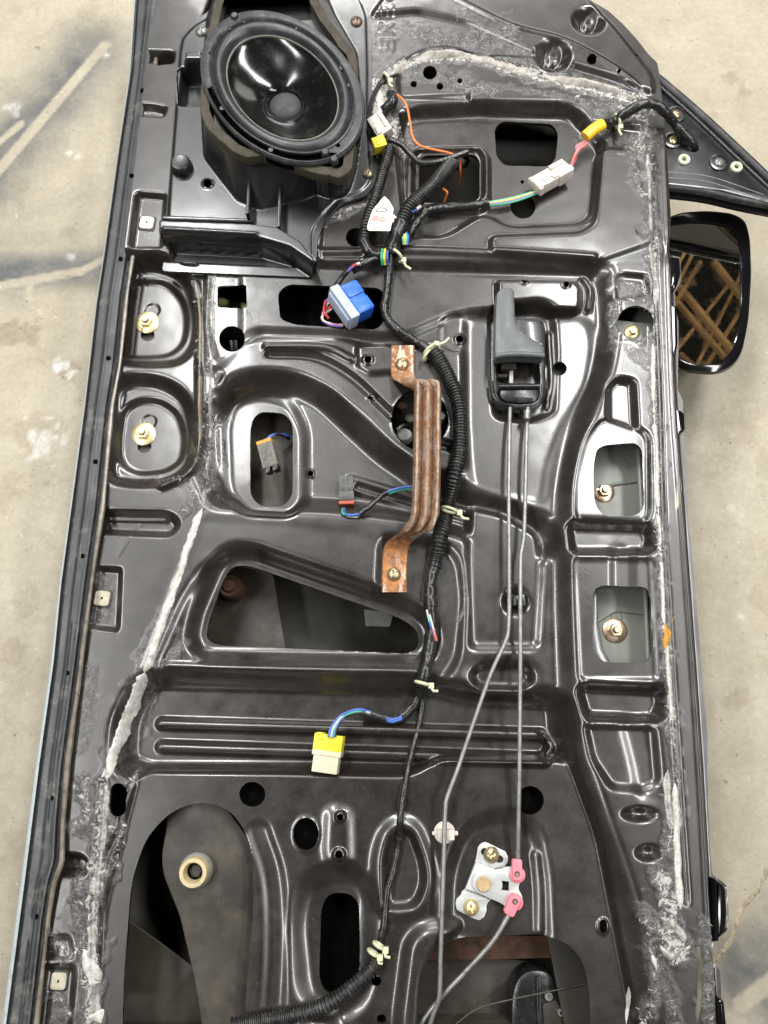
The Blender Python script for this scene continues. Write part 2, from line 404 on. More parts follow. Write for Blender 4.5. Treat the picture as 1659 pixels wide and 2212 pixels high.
M['ink'] = simple('grey_ink', (0.10, 0.10, 0.11), 0.6, var=0.2)
M['ink_soft'] = simple('faded_ink', (0.36, 0.34, 0.32), 0.6, var=0.2)
M['red_ink'] = simple('red_stamp_ink', (0.80, 0.24, 0.23), 0.6, var=0.3, scale=400)
M['orange_w'] = simple('orange_wire', (0.80, 0.20, 0.05), 0.36, var=0.08)
M['blue_w'] = simple('blue_wire', (0.05, 0.12, 0.42), 0.34, var=0.1)
M['green_w'] = simple('green_wire', (0.05, 0.36, 0.20), 0.36, var=0.1)
M['teal_w'] = simple('teal_wire', (0.16, 0.50, 0.36), 0.36, var=0.1)
M['red_w'] = simple('red_wire', (0.55, 0.05, 0.04), 0.36, var=0.1)
M['coral_w'] = simple('coral_wire', (0.82, 0.19, 0.13), 0.36, var=0.1)
M['white_w'] = simple('white_wire', (0.55, 0.50, 0.45), 0.36, var=0.08)
M['violet_w'] = simple('violet_wire', (0.20, 0.10, 0.42), 0.36, var=0.1)
M['yellow_w'] = simple('yellow_wire', (0.75, 0.55, 0.04), 0.36, var=0.1)
M['brown_rust'] = simple('dark_rust', (0.075, 0.034, 0.016), 0.8, var=0.6, scale=45, dirt=(0.02, 0.014, 0.01), dirt_amt=0.8)
M['foam'] = simple('olive_foam', (0.050, 0.043, 0.028), 0.85, var=0.25, scale=60, bump=0.6, fine=700, dirt=(0.055, 0.048, 0.03), dirt_amt=0.3)
M['spk'] = simple('speaker_frame_black', (0.030, 0.032, 0.034), 0.38, var=0.3, scale=40, dirt=(0.11, 0.11, 0.10), dirt_amt=0.3)
M['surround'] = simple('rubber_surround', (0.026, 0.027, 0.030), 0.36, var=0.25, scale=30, dirt=(0.08, 0.08, 0.078), dirt_amt=0.35)
M['cone'] = simple('glossy_black_cone', (0.006, 0.006, 0.006), 0.13, var=0.3, bump=0.0, scale=30, dirt=(0.035, 0.034, 0.03), dirt_amt=0.3)
M['dome'] = simple('dusty_dome', (0.034, 0.035, 0.036), 0.6, var=0.15, scale=50)
M['dome_ring'] = simple('dome_glue_ring', (0.15, 0.145, 0.12), 0.5, var=0.3, scale=120)
M['gloss'] = simple('glossy_black_housing', (0.006, 0.006, 0.007), 0.09, var=0.2, bump=0.0)
M['sealant'] = simple('pale_grey_sealant', (0.54, 0.52, 0.48), 0.24, var=0.22, scale=130, bump=0.5, fine=420, dirt=(0.20, 0.19, 0.175), dirt_amt=0.4)
M['sealant_dark'] = simple('dirty_grey_sealant', (0.33, 0.315, 0.29), 0.2, var=0.5, scale=150, bump=0.6, fine=420, dirt=(0.05, 0.048, 0.044), dirt_amt=0.55)
M['ochre'] = simple('ochre_rust_crumbs', (0.55, 0.26, 0.035), 0.8, var=0.25, scale=200)
def rust(name):
    m = Mat(name); a = m.noise(55, 7, 0.72); b = m.noise(170, 6, 0.7); c = m.noise(20, 4)
    st = m.n.new('ShaderNodeTexNoise'); st.inputs['Scale'].default_value = 60; st.inputs['Detail'].default_value = 6
    mp = m.n.new('ShaderNodeMapping'); mp.inputs['Scale'].default_value = (2.5, 0.6, 1); m.link(m.geo.outputs['Position'], mp.inputs[0]); m.link(mp.outputs[0], st.inputs['Vector'])
    col = m.mix(m.ramp(a, (0.35, 0.0), (0.65, 1.0)), (0.150, 0.072, 0.036), (0.31, 0.155, 0.075))
    col = m.mix(m.ramp(b, (0.54, 0.0), (0.62, 1.0)), col, (0.40, 0.25, 0.14))
    bare = m.ramp(m.math('ADD', m.math('MULTIPLY', st.outputs['Fac'], 0.6), m.math('MULTIPLY', b, 0.4)), (0.515, 0.0), (0.55, 1.0))
    col = m.mix(m.math('MULTIPLY', bare, 0.9), col, (0.55, 0.46, 0.38))
    col = m.mix(m.ramp(c, (0.60, 0.0), (0.72, 1.0)), col, (0.45, 0.15, 0.022))
    sx = m.n.new('ShaderNodeSeparateXYZ'); m.link(m.geo.outputs['Position'], sx.inputs[0])
    low = m.math('MULTIPLY', m.ramp(m.math('ADD', sx.outputs['Z'], m.math('MULTIPLY', a, 0.02)), (0.1535, 1.0), (0.1635, 0.0)), m.ramp(b, (0.42, 0.0), (0.55, 1.0)))
    col = m.mix(m.math('MULTIPLY', low, 0.68), col, (0.50, 0.185, 0.035))
    wr = m.attr('rib_shading')                                   # ribs lightened, grooves darkened: shading put into the rust colour
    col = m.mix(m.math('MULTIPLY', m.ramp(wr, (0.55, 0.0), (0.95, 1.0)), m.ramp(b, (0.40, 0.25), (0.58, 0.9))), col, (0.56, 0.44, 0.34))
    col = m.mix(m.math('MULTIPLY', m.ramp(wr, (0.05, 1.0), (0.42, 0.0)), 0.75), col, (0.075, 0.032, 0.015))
    rr = m.ramp(bare, (0.0, 0.7), (1.0, 0.33))
    m.set(col=col, rough=rr, metal=m.ramp(bare, (0.0, 0.05), (1.0, 0.5))); m.bump(m.math('ADD', a, m.math('MULTIPLY', b, 0.6)), 0.45, 0.0009)
    return m.m
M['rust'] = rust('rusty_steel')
gm = Mat('mirror_glass'); gm.set(col=(0.84, 0.85, 0.84), metal=1.0, rough=gm.ramp(gm.noise(90, 6, 0.7), (0.45, 0.012), (0.8, 0.10))); M['mirror'] = gm.m
# ------------------------------------------------------------------ concrete floor
def make_floor():
    dx = 0.004; xs = np.arange(-0.9, 0.9, dx); ys = np.arange(-0.55, 1.2, dx)
    X, Y = np.meshgrid(xs, ys); h = -Z0
    def cap(a, b, r, soft):
        P = WP([a, b], h); d = dist_line(X, Y, P); R = px(r, 900, h); S = px(soft, 900, h)
        return sstep((R+S-d)/(2*S))
    sp = np.zeros(X.shape)      # dark overspray left by an earlier paint job, with pale masked stripes
    for a, b, r, s, k in (((200, 110), (30, 300), 70, 85, .85), ((60, 270), (-60, 420), 85, 80, .85), ((-30, 585), (215, 580), 44, 34, .85), ((150, 170), (60, 220), 60, 80, .6), ((-40, 520), (130, 520), 30, 60, .35),
                          ((1630, 2080), (1760, 2040), 58, 45, .95), ((1590, 2120), (1700, 2190), 36, 34, .8), ((40, 470), (200, 420), 20, 50, .3), ((30, 640), (60, 640), 16, 40, .4), ((1665, 1980), (1700, 1900), 20, 50, .5)):
        sp = np.maximum(sp, k*cap(a, b, r, s))
    sp = np.clip(sp*(1.05+0.3*vnoise(X, Y, 0.05, 5)+0.2*vnoise(X, Y, 0.016, 6)), 0, 1)
    for a, b, r in (((226, 98), (-30, 400), 13), ((-30, 330), (45, 268), 9), ((-20, 621), (175, 586), 11), ((175, 586), (232, 556), 9), ((62, 605), (66, 660), 8), ((1600, 2170), (1680, 2110), 14)):
        P = WP([a, b], h); d = dist_line(X, Y, P); sp *= 1-sstep((px(r+3, 900, h)-d)/px(6, 900, h))*0.93
    nx, ny = len(xs), len(ys); idx = np.arange(nx*ny).reshape(ny, nx)
    fa = np.stack([idx[:-1, :-1], idx[:-1, 1:], idx[1:, 1:], idx[1:, :-1]], -1).reshape(-1, 4)
    V = np.stack([X.ravel(), Y.ravel(), np.zeros(X.size)], -1)
    me = bpy.data.meshes.new('floor'); V = list(map(tuple, V)); 
    n0 = len(V); R = 12.0; c = [idx[0, 0], idx[0, -1], idx[-1, -1], idx[-1, 0]]
    V += [(-R, -R, 0), (R, -R, 0), (R, R, 0), (-R, R, 0)]
    fa = [tuple(f) for f in fa]+[tuple([n0, n0+1]+list(idx[0, ::-1])), tuple([n0+1, n0+2]+list(idx[::-1, -1])), tuple([n0+2, n0+3]+list(idx[-1, :])), tuple([n0+3, n0]+list(idx[:, 0]))]
    me.from_pydata(V, [], fa)
    at = me.attributes.new('spray', 'FLOAT', 'POINT'); at.data.foreach_set('value', np.r_[sp.ravel(), np.zeros(4)].astype(np.float32))
    st = np.zeros(X.shape); wh = np.zeros(X.shape)
    for x, y, r, k in ((28, 715, 34, .9), (12, 705, 14, 1), (150, 800, 18, .8), (85, 925, 46, .45), (100, 1045, 10, .7), (18, 1060, 30, .4), (12, 1420, 36, .6), (40, 1810, 40, .35), (40, 400, 22, .4), (155, 500, 14, .5), (185, 30, 26, .4), (1575, 170, 14, .7), (1608, 200, 16, .6), (1545, 250, 10, .5), (1600, 900, 60, .3), (1560, 1000, 40, .25), (1640, 1300, 26, .4), (1600, 1500, 22, .5), (1590, 860, 30, .3), (1570, 680, 30, .3), (60, 1290, 30, .3)):
        c = W(x, y, h); R = px(r, y, h); d = np.hypot(X-c.x, Y-c.y)/R*(1+.5*vnoise(X, Y, .02, 12)+.35*vnoise(X, Y, .007, 13)); st = np.maximum(st, k*sstep((1.25-d)/.5))
    for x, y, r, k in ((140, 790, 14, 1), (150, 812, 9, 1), (92, 950, 26, .8), (70, 940, 12, .8), (120, 945, 8, .9), (155, 555, 8, .6), (230, 118, 6, .8), (150, 330, 8, .8), (168, 340, 7, .7), (1600, 1330, 8, .6), (1580, 1100, 12, .4), (30, 230, 16, .5)):
        c = W(x, y, h); R = px(r, y, h); d = np.hypot(X-c.x, Y-c.y)/R*(1+.7*vnoise(X, Y, .010, 14)); wh = np.maximum(wh, k*sstep((1.2-d)/.5))
    for nm, ar in (('stain', st), ('splat', wh)):
        at = me.attributes.new(nm, 'FLOAT', 'POINT'); at.data.foreach_set('value', np.r_[ar.ravel(), np.zeros(4)].astype(np.float32))
    m = Mat('concrete'); g = m.attr('spray'); a = m.noise(2.6, 7, 0.65); b = m.noise(16, 9, 0.72); f = m.noise(140, 8, 0.75); g2 = m.noise(520, 4, 0.7)
    col = m.mix(m.ramp(a, (0.32, 0.0), (0.66, 1.0)), (0.355, 0.310, 0.228), (0.430, 0.385, 0.297))
    col = m.mix(m.ramp(b, (0.44, 0.0), (0.66, 1.0)), col, (0.330, 0.288, 0.213))
    col = m.mix(m.math('MULTIPLY', m.ramp(f, (0.50, 0.0), (0.66, 1.0)), 0.55), col, (0.30, 0.265, 0.20))
    col = m.mix(m.math('MULTIPLY', m.ramp(f, (0.36, 1.0), (0.46, 0.0)), 0.4), col, (0.49, 0.45, 0.365))
    col = m.mix(m.math('MULTIPLY', m.ramp(m.noise(9, 8, 0.75, 0.8), (0.58, 0.0), (0.68, 1.0)), 0.4), col, (0.27, 0.225, 0.155))    # old stains
    col = m.mix(m.math('MULTIPLY', m.ramp(m.noise(60, 3, 0.6), (0.69, 0.0), (0.72, 1.0)), 0.75), col, (0.15, 0.12, 0.09))           # dark grit
    col = m.mix(m.math('MULTIPLY', m.ramp(m.noise(210, 2, 0.5), (0.70, 0.0), (0.73, 1.0)), 0.7), col, (0.14, 0.115, 0.085))
    col = m.mix(m.math('MULTIPLY', m.ramp(m.noise(95, 3, 0.6, 0.3), (0.70, 0.0), (0.735, 1.0)), 0.6), col, (0.62, 0.60, 0.55))
    col = m.mix(m.math('MULTIPLY', m.ramp(g2, (0.35, 0.0), (0.65, 1.0)), 0.16), col, (0.22, 0.19, 0.15))
    br = m.math('MULTIPLY', m.attr('stain'), m.ramp(f, (0.35, 0.55), (0.6, 1.0))); col = m.mix(m.math('MULTIPLY', br, 0.75), col, (0.20, 0.155, 0.095))
    gs = m.math('MULTIPLY', g, m.ramp(f, (0.38, 0.86), (0.62, 1.0)))
    col = m.mix(gs, col, (0.076, 0.081, 0.084))
    col = m.mix(m.math('MULTIPLY', m.attr('splat'), m.ramp(f, (0.42, 0.3), (0.56, 1.0))), col, (0.60, 0.585, 0.55))
    m.set(col=col, rough=m.ramp(b, (0.3, 0.40), (0.7, 0.66)), spec=0.4)
    m.bump(m.math('ADD', m.math('ADD', m.math('MULTIPLY', f, 0.6), b), m.math('MULTIPLY', g2, 0.15)), 0.45, 0.0016)
    me.materials.append(m.m); o = bpy.data.objects.new('floor', me); C.objects.link(o); tag(o, kind='structure')
make_floor()

# ------------------------------------------------------------------ the car door
door = empty('car_door', tuple(W(830, 1300, -Z0)))
tag(door, 'black stripped car door lying inside up on the concrete, trim removed', 'car door')
DI = Matrix.Translation(-door.location)
def part(o):          # children are built in world coordinates: keep them where they are
    if o.parent == door: o.matrix_parent_inverse = DI
    return o

T_, R_, P1 = 14, 14, 8      # mm: raised front area, raised belt strip, middle step
left = [(294, -40), (280, 165), (255, 331), (225, 548), (208, 658), (183, 879), (154, 1097), (132, 1262), (116, 1428), (86, 1643), (55, 1895), (8, 2260)]
edge = [(360, -40), (344, 66), (331, 142), (317, 265), (299, 430), (284, 548), (271, 631), (255, 787), (238, 879), (218, 1097), (198, 1229), (179, 1372), (159, 1527), (142, 1650), (132, 1779), (130, 1862), (112, 1911), (99, 1994), (70, 2260)]
right = [(1200, -40), (1229, 0), (1269, 13), (1309, 36), (1342, 66), (1372, 99), (1395, 129), (1415, 149), (1421, 185), (1431, 298), (1438, 397), (1448, 542), (1474, 548), (1476, 600), (1462, 625), (1464, 654), (1471, 690), (1471, 747), (1469, 836), (1481, 860), (1481, 886), (1487, 978), (1491, 1097), (1507, 1256),
         (1520, 1421), (1535, 1593), (1534, 1663), (1540, 1829), (1545, 1892), (1570, 1911), (1575, 1977), (1570, 2020), (1542, 2044), (1543, 2083), (1562, 2100), (1565, 2152), (1573, 2260)]
belt = [(1424, 190), (1432, 300), (1442, 549), (1452, 836), (1463, 1000), (1478, 1200), (1495, 1430), (1511, 1663), (1530, 2000), (1545, 2260)]
outl = np.concatenate([WP(edge, -.006), WP(right[::-1], .006)])
pf = Field(fillet(outl, 0.002, 2), 0.00095, 0.0)
L = pf.level
# --- the large steps of the pressing
L([(200, -60), (1500, -60), (1500, 300), (1440, 590), (1290, 585), (860, 583), (690, 600), (460, 590), (200, 575)], T_, 46, 20, trace=9)
L([(430, 560), (1265, 600), (1285, 640), (1250, 668), (1075, 668), (1010, 672), (955, 690), (880, 722), (800, 724), (560, 712), (535, 725), (500, 800), (440, 800)], P1, 26, 24)
L([(1292, 560), (1312, 640), (1316, 720), (1300, 815), (1262, 895), (1234, 985), (1220, 1080), (1220, 1300), (1228, 1500), (1242, 1620), (1283, 1750), (1330, 1880), (1362, 1990), (1385, 2120), (1395, 2270), (1700, 2270), (1600, 560)], R_, 58, 60, trace=8)
# --- left strip and its joint
L([(120, 560), (448, 590), (440, 700), (436, 960), (425, 1090), (395, 1200), (350, 1320), (310, 1430), (262, 1560), (222, 1690), (212, 1800), (205, 1900), (200, 2080), (190, 2270), (40, 2270)], 4, 12, 10)
L([(258, 590), (300, 577), (360, 580), (412, 612), (432, 690), (428, 750), (395, 790), (330, 795), (250, 788)], -5, 34, 40)
L([(252, 640), (290, 612), (360, 612), (398, 650), (408, 700), (398, 748), (368, 772), (300, 776), (240, 768)], -9, 12, 30)
L([(246, 850), (280, 825), (350, 828), (405, 860), (424, 930), (418, 1010), (370, 1048), (290, 1050), (238, 1040)], -5, 34, 40)
L([(258, 960), (268, 890), (300, 868), (345, 867), (388, 895), (402, 950), (395, 998), (362, 1020), (300, 1027), (262, 1005)], -9, 12, 30)
pf.bead([(424, 615), (432, 700), (432, 840), (430, 960), (412, 1020), (350, 1052)], 4, 9, 4)
L([(205, 1112), (372, 1116), (392, 1136), (374, 1158), (205, 1152)], -4, 18, 20)
pf.bead([(235, 1122), (360, 1124)], 2.5, 4, -2)
L([(190, 1228), (264, 1232), (258, 1362), (180, 1352)], -1, 9, 5)
L([(120, 1842), (185, 1845), (200, 1862), (190, 1882), (120, 1880)], -6, 12, 8)
L([(95, 2022), (155, 2020), (162, 2060), (92, 2062)], -2, 8, 6); L([(90, 2085), (165, 2088), (150, 2260), (70, 2260)], 0, 10, 6)
pf.bead([(222, 1690), (214, 1800), (206, 1900), (203, 2020), (205, 2220)], -4, 5, 2); pf.bead([(300, 1670), (272, 1720), (262, 1790), (232, 1860), (222, 1960), (224, 2100), (232, 2240)], -3, 5, 0)
# --- pocket round the hinge-side slot and middle arm
L([(452, 560), (520, 560), (520, 760), (470, 780), (445, 700)], 7, 14, 12)
L([(520, 738), (560, 726), (740, 726), (800, 748), (860, 752), (1000, 740), (1005, 790), (1005, 1010), (980, 1030), (920, 1012), (845, 960), (780, 893), (710, 842), (640, 815), (565, 812), (500, 850), (478, 880), (475, 790)], 7, 30, 26)
L([(440, 920), (480, 880), (520, 842), (575, 832), (640, 838), (700, 868), (765, 930), (830, 990), (905, 1042), (985, 1068), (1030, 1085), (1170, 1140), (1182, 1180), (1160, 1205), (1120, 1195), (900, 1120), (720, 1098), (560, 1092), (470, 1090), (445, 1020)], -8, 62, 30)
pf.bead([(582, 765), (680, 772), (760, 815), (840, 890), (900, 940), (985, 970)], -5, 12, 6)
pf.bead([(575, 748), (700, 750), (760, 775)], 2.5, 10, 8)
L([(770, 745), (835, 742), (870, 760), (868, 800), (800, 806), (772, 790)], 9.5, 14, 10)
L([(955, 690), (990, 680), (1008, 700), (1010, 745), (985, 765), (955, 750)], 5, 18, 16)
L([(500, 870), (560, 852), (630, 870), (660, 930), (660, 1090), (630, 1120), (530, 1115), (490, 1060), (485, 920)], -11, 34, 30)
# --- slanted rib below the arm, plates round the triangular opening
pf.bead([(762, 1046), (905, 1090), (1030, 1125), (1140, 1172)], 4.5, 24, -8, 0.45); pf.bead([(775, 1052), (905, 1092), (1030, 1128)], -3.5, 11, -5)
pf.dome(1145, 1165, 26, -5, -6)
L([(440, 1118), (560, 1122), (780, 1148), (812, 1165), (812, 1268), (790, 1292), (700, 1262), (560, 1196), (480, 1180), (445, 1210), (420, 1260), (400, 1230)], 4, 26, 16)
L([(822, 1160), (960, 1178), (992, 1215), (1002, 1300), (988, 1430), (940, 1492), (420, 1462), (330, 1450), (400, 1290), (450, 1215), (520, 1196), (640, 1240), (760, 1290), (815, 1296)], 0.5, 28, 30)
L([(425, 1330), (470, 1225), (500, 1195), (545, 1192), (890, 1312), (932, 1348), (938, 1395), (915, 1428), (440, 1420), (415, 1385)], -8, 44, 30)
pf.bead([(360, 1438), (640, 1448), (900, 1452)], 1.8, 9, 0)
# --- trough with two long ribs
L([(318, 1500), (340, 1478), (930, 1492), (1010, 1512), (1190, 1520), (1198, 1652), (1180, 1668), (900, 1660), (320, 1658), (285, 1640), (290, 1560)], -13, 56, 24, skew=0.2)
L([(300, 1664), (600, 1668), (880, 1676), (940, 1640), (1230, 1640), (1290, 1800), (1380, 2270), (200, 2270), (225, 1960), (265, 1800)], 0, 10, 30)
for y0, y1 in ((1563, 1588), (1613, 1640)): pf.bead([(350, y0), (1168, y1)], 6, 13, -12, 0.5, False)
pf.bead([(1168, 1588), (1186, 1612), (1170, 1640)], 6, 10, -12, 0.4)
# --- right part of the middle: handle area
L([(1074, 602), (1240, 604), (1256, 618), (1255, 662), (1240, 668), (1075, 662)], 13, 10, 8)
pf.bead([(1260, 605), (1275, 630), (1272, 665)], 4, 10, 8)
L([(1005, 690), (1270, 690), (1284, 740), (1270, 830), (1215, 925), (1185, 1010), (1175, 1090), (1020, 1060), (1012, 1000), (1005, 900)], 3, 30, 30)
L([(1060, 680), (1160, 672), (1192, 690), (1197, 760), (1192, 895), (1150, 912), (1070, 905)], -1, 24, 18)
pf.bead([(1186, 720), (1190, 820), (1182, 880)], 3, 8, 2); pf.bead([(1178, 790), (1180, 865)], 2, 5, 2)
L([(1015, 1095), (1085, 1108), (1165, 1150), (1170, 1230), (1160, 1400), (1015, 1400), (1008, 1200)], 1.5, 26, 18)
pf.dome(1113, 1300, 36, -4, 0); pf.dome(1113, 1300, 24, -2, -3)
L([(1005, 1440), (1030, 1424), (1135, 1424), (1165, 1445), (1165, 1480), (1140, 1502), (1030, 1500), (1005, 1480)], 3.5, 22, 28)
L([(1020, 1452), (1040, 1438), (1125, 1438), (1146, 1455), (1146, 1472), (1125, 1488), (1040, 1486), (1020, 1472)], -2, 20, 20)
# --- rear plate
L([(812, 1970), (806, 1850), (826, 1790), (866, 1764), (902, 1782), (930, 1850), (940, 1905), (915, 1972), (860, 1985)], 3.2, 30, 30)
L([(833, 1960), (832, 1850), (845, 1805), (868, 1788), (890, 1800), (912, 1860), (917, 1905), (898, 1955)], -3, 20, 20)
L([(962, 2040), (966, 1880), (1002, 1790), (1060, 1758), (1120, 1764), (1156, 1800), (1172, 1880), (1180, 2060)], -5, 40, 40)
pf.bead([(1158, 1850), (1165, 1920), (1167, 2015)], 1.4, 12, 0)
L([(705, 1752), (728, 1742), (758, 1755), (760, 1860), (742, 1876), (708, 1870), (700, 1840)], 2, 30, 20)
L([(640, 1985), (660, 1905), (720, 1878), (775, 1886), (800, 1930), (798, 2090), (770, 2170), (700, 2190), (655, 2140)], -6, 52, 40)
L([(860, 2200), (880, 2040), (905, 2010), (945, 1998), (1000, 2005), (940, 2050), (915, 2110), (905, 2270), (860, 2270)], 5, 30, 20)
pf.bead([(560, 1800), (590, 1900), (596, 2050), (585, 2240)], -1.8, 30, 0)
pf.dome(690, 2235, 60, 4, 0, 0.3)
# --- belt strip: pockets, windows, channels
L([(1328, 600), (1345, 595), (1395, 600), (1402, 640), (1330, 650)], 11, 10, 8)
L([(1310, 840), (1330, 822), (1365, 828), (1372, 980), (1350, 992), (1312, 985)], 9, 18, 12)
L([(1262, 950), (1300, 900), (1400, 935), (1402, 1130), (1240, 1128), (1240, 1040)], 11.5, 12, 30)
L([(1225, 1142), (1235, 1134), (1390, 1140), (1405, 1165), (1395, 1196), (1232, 1196)], 4, 28, 14)
L([(1238, 1205), (1405, 1208), (1420, 1470), (1250, 1470)], 12, 16, 16); pf.bead([(1345, 1200), (1345, 1262)], -1.2, 34, 12, 0.3, False)
L([(1246, 1492), (1260, 1482), (1420, 1490), (1428, 1520), (1412, 1556), (1262, 1550)], 4, 30, 16)
L([(1262, 1566), (1412, 1570), (1420, 1690), (1392, 1706), (1318, 1700), (1278, 1640)], 10.5, 22, 14); pf.bead([(1375, 1575), (1392, 1640), (1404, 1700)], -1.0, 40, 12, 0.3)
pf.dome(1380, 1758, 46, -5.5, 12, .25, 17); pf.dome(1400, 1842, 34, -5.5, 12, .25, 18)
L([(1448, 190), (1458, 300)]+[(x+6, y) for x, y in belt[2:]]+[(1700, 2260), (1700, 190)], 4, 12, 4, trace=10)
pf.bead([(1408, 400), (1415, 600), (1425, 850), (1432, 1100), (1446, 1350), (1462, 1600), (1475, 1800), (1485, 1950)], -2.5, 5, 14); pf.bead(belt[1:], 1.5, 5, 13)
L([(1555, 1905), (1580, 1912), (1582, 2010), (1556, 2025)], 8, 8, 6)
# --- raised front area
L([(800, 30), (860, -50), (1230, -50), (1330, 60), (1410, 160), (1415, 200), (1330, 165), (1180, 120), (1010, 45), (900, 20)], 17, 10, 20)
pf.bead([(985, 0), (1105, 58), (1220, 90), (1330, 150), (1385, 195)], 1.5, 8, 16)
for x, y, r in ((1272, 46, 40), (1195, 118, 44)): pf.dome(x, y, r, -11, 16, 0.25); pf.dome(x, y+10, r*.45, 3, 8, 0.4)
L([(860, 150), (905, 120), (1010, 118), (1180, 160), (1400, 225), (1400, 250), (1040, 205), (860, 215)], 11, 16, 20)
L([(1010, 190), (1050, 182), (1180, 190), (1380, 232), (1395, 275), (1240, 260), (1040, 240), (1015, 225)], 17, 14, 14)
L([(870, 210), (1010, 215), (1010, 240), (950, 252), (880, 240)], 15, 10, 10)
L([(868, 262), (900, 252), (1040, 244), (1060, 246), (1230, 250), (1300, 330), (1280, 470), (1255, 492), (1100, 500), (1040, 470), (960, 520), (880, 520), (860, 330)], 6, 26, 30)
L([(878, 330), (900, 315), (1040, 312), (1058, 335), (1058, 440), (1040, 455), (890, 455), (876, 430)], 10, 8, 16); L([(893, 338), (910, 328), (1030, 326), (1044, 345), (1044, 430), (1030, 442), (900, 442), (892, 425)], 5, 7, 12)
L([(1298, 318), (1408, 322), (1415, 520), (1300, 560), (1160, 550), (1060, 545), (1060, 508), (1255, 500), (1285, 480)], 17, 16, 16)
L([(700, 480), (720, 445), (790, 425), (800, 470), (790, 560), (690, 560)], 12, 10, 14)
pf.bead([(690, 540), (900, 540), (1100, 548), (1280, 560)], 2, 12, 15)
# small ledges of the sill edge by the speaker
L([(322, 138), (382, 140), (380, 160), (325, 158)], 2, 6, 4); L([(305, 238), (335, 240), (362, 246), (355, 262), (305, 258)], 8, 8, 6); L([(300, 425), (360, 430), (352, 540), (285, 540)], 9, 8, 8)
# pressed letters near the top
def glyph(x, y, strokes):
    for a, b in strokes: pf.bead([(x+a[0]*17, y+a[1]*22), (x+b[0]*17, y+b[1]*22)], 0.7, 3.2, 15, 0.2, False)
glyph(822, 84, [((0, 0), (1.6, 0)), ((0, 0), (0, 1)), ((1.6, 0), (1.6, 1)), ((0, 1), (.7, 1)), ((.7, .2), (.7, 1))])
glyph(822, 48, [((0, 0), (1.6, 1)), ((0, 1), (1.6, 0)), ((0, 0), (0, .5))])
glyph(820, 14, [((0, 0), (0, 1)), ((0, 1), (1.6, 1)), ((1.6, 0), (1.6, 1)), ((.8, .3), (.8, 1))])
glyph(814, -14, [((0, 0), (1.8, .9)), ((.9, 0), (1.8, .4))])
L([(404, 80), (440, 45), (480, -60), (740, -60), (780, 40), (782, 250), (790, 380), (765, 405), (695, 445), (666, 500), (664, 568), (372, 556), (384, 300)], -20, 10, 10, trace=14)
pf.H = blur(pf.H, 3); pf.H += 0.00022*vnoise(pf.X, pf.Y, 0.07, 8)+0.00006*vnoise(pf.X, pf.Y, 0.018, 9)
# --- openings
hl = pf.hole; rh = pf.rhole
hl([(470, 618), (532, 616), (534, 667), (470, 664)], 7, 7); rh(501, 732, 28, 28, 7)
hl([(600, 632), (622, 614), (820, 622), (834, 640), (832, 690), (815, 712), (640, 702), (605, 690)], 14, 8)
hl([(905, 346), (918, 336), (1025, 334), (1036, 348), (1036, 425), (1025, 437), (915, 440), (905, 428)], 12, 5)
hl([(1068, 278), (1084, 262), (1192, 268), (1206, 288), (1200, 345), (1185, 360), (1090, 358), (1072, 338)], 14, 6)
rh(1130, 446, 27, 26, 6); rh(768, 513, 21, 20, 12)
for x, y, r in ((929, 150, 15), (894, 175, 7), (951, 180, 7.5), (994, 168, 5.5), (1276, 136, 10.5), (1334, 162, 4), (1268, 61, 7), (1191, 135, 6), (1375, 120, 3)): rh(x, y, r, None, 14)
rh(1373, 697, 39, 37, 14); rh(1209, 796, 15.5, 15, 3); rh(1128, 393, 4, 4, 6)
hl([(548, 900), (565, 888), (615, 892), (632, 915), (632, 1070), (612, 1094), (562, 1094), (540, 1070), (540, 925)], 20, -10)
for x, y, r in ((795, 782, 8), (800, 858, 6), (667, 1010, 6.5), (993, 732, 8), (1130, 618, 6), (1218, 626, 6)): rh(x, y, r, None, 6, 1.2 if r > 6.2 else 0.8, 2.0)
rh(907, 906, 62, 66, 7, 2, 1.12)
hl([(478, 1262), (500, 1222), (540, 1222), (872, 1338), (905, 1365), (902, 1402), (880, 1412), (470, 1394), (444, 1380), (450, 1345)], 22, -8)
hl([(1288, 972), (1305, 962), (1372, 957), (1386, 972), (1391, 1095), (1376, 1114), (1305, 1117), (1284, 1090), (1281, 1010)], 18, 11)
hl([(1282, 1275), (1300, 1264), (1395, 1268), (1404, 1285), (1411, 1405), (1398, 1432), (1300, 1430), (1280, 1400)], 14, 12)
hl([(242, 1702), (250, 1691), (268, 1692), (275, 1705), (273, 1752), (262, 1764), (247, 1762), (239, 1748)], 10, 2)
rh(545, 1716, 28, 27, 0); rh(661, 1801, 27, 35, 0, 1, 1.3); rh(735, 1765, 7.5, None, 3, 1.5, 2); rh(732, 1846, 8.5, None, 3, 1.5, 2); rh(1145, 1729, 30, 31, 0)
hl([(362, 1760), (400, 1740), (440, 1733), (490, 1745), (525, 1785), (545, 1840), (548, 1960), (535, 2100), (522, 2300), (262, 2300), (268, 2100), (278, 1980), (285, 1900), (315, 1810)], 30, 0)
hl([(694, 1965), (704, 1938), (722, 1928), (758, 1931), (776, 1952), (777, 2090), (765, 2130), (728, 2150), (700, 2142), (689, 2110)], 16, -6)
rh(813, 2120, 10.5, None, 0); rh(824, 2201, 10, None, 0)
hl([(900, 2300), (901, 2150), (912, 2085), (940, 2045), (985, 2028), (1180, 2020), (1225, 2035), (1258, 2075), (1272, 2140), (1275, 2300)], 24, -2)
hl([(1294, 1990), (1302, 1984), (1310, 1990), (1311, 2010), (1303, 2017), (1295, 2010)], 6, 0); pf.dome(1302, 2001, 17, 1, 0, .6, 21)
for x, y, r in ((1303, 1036, 13),): pass
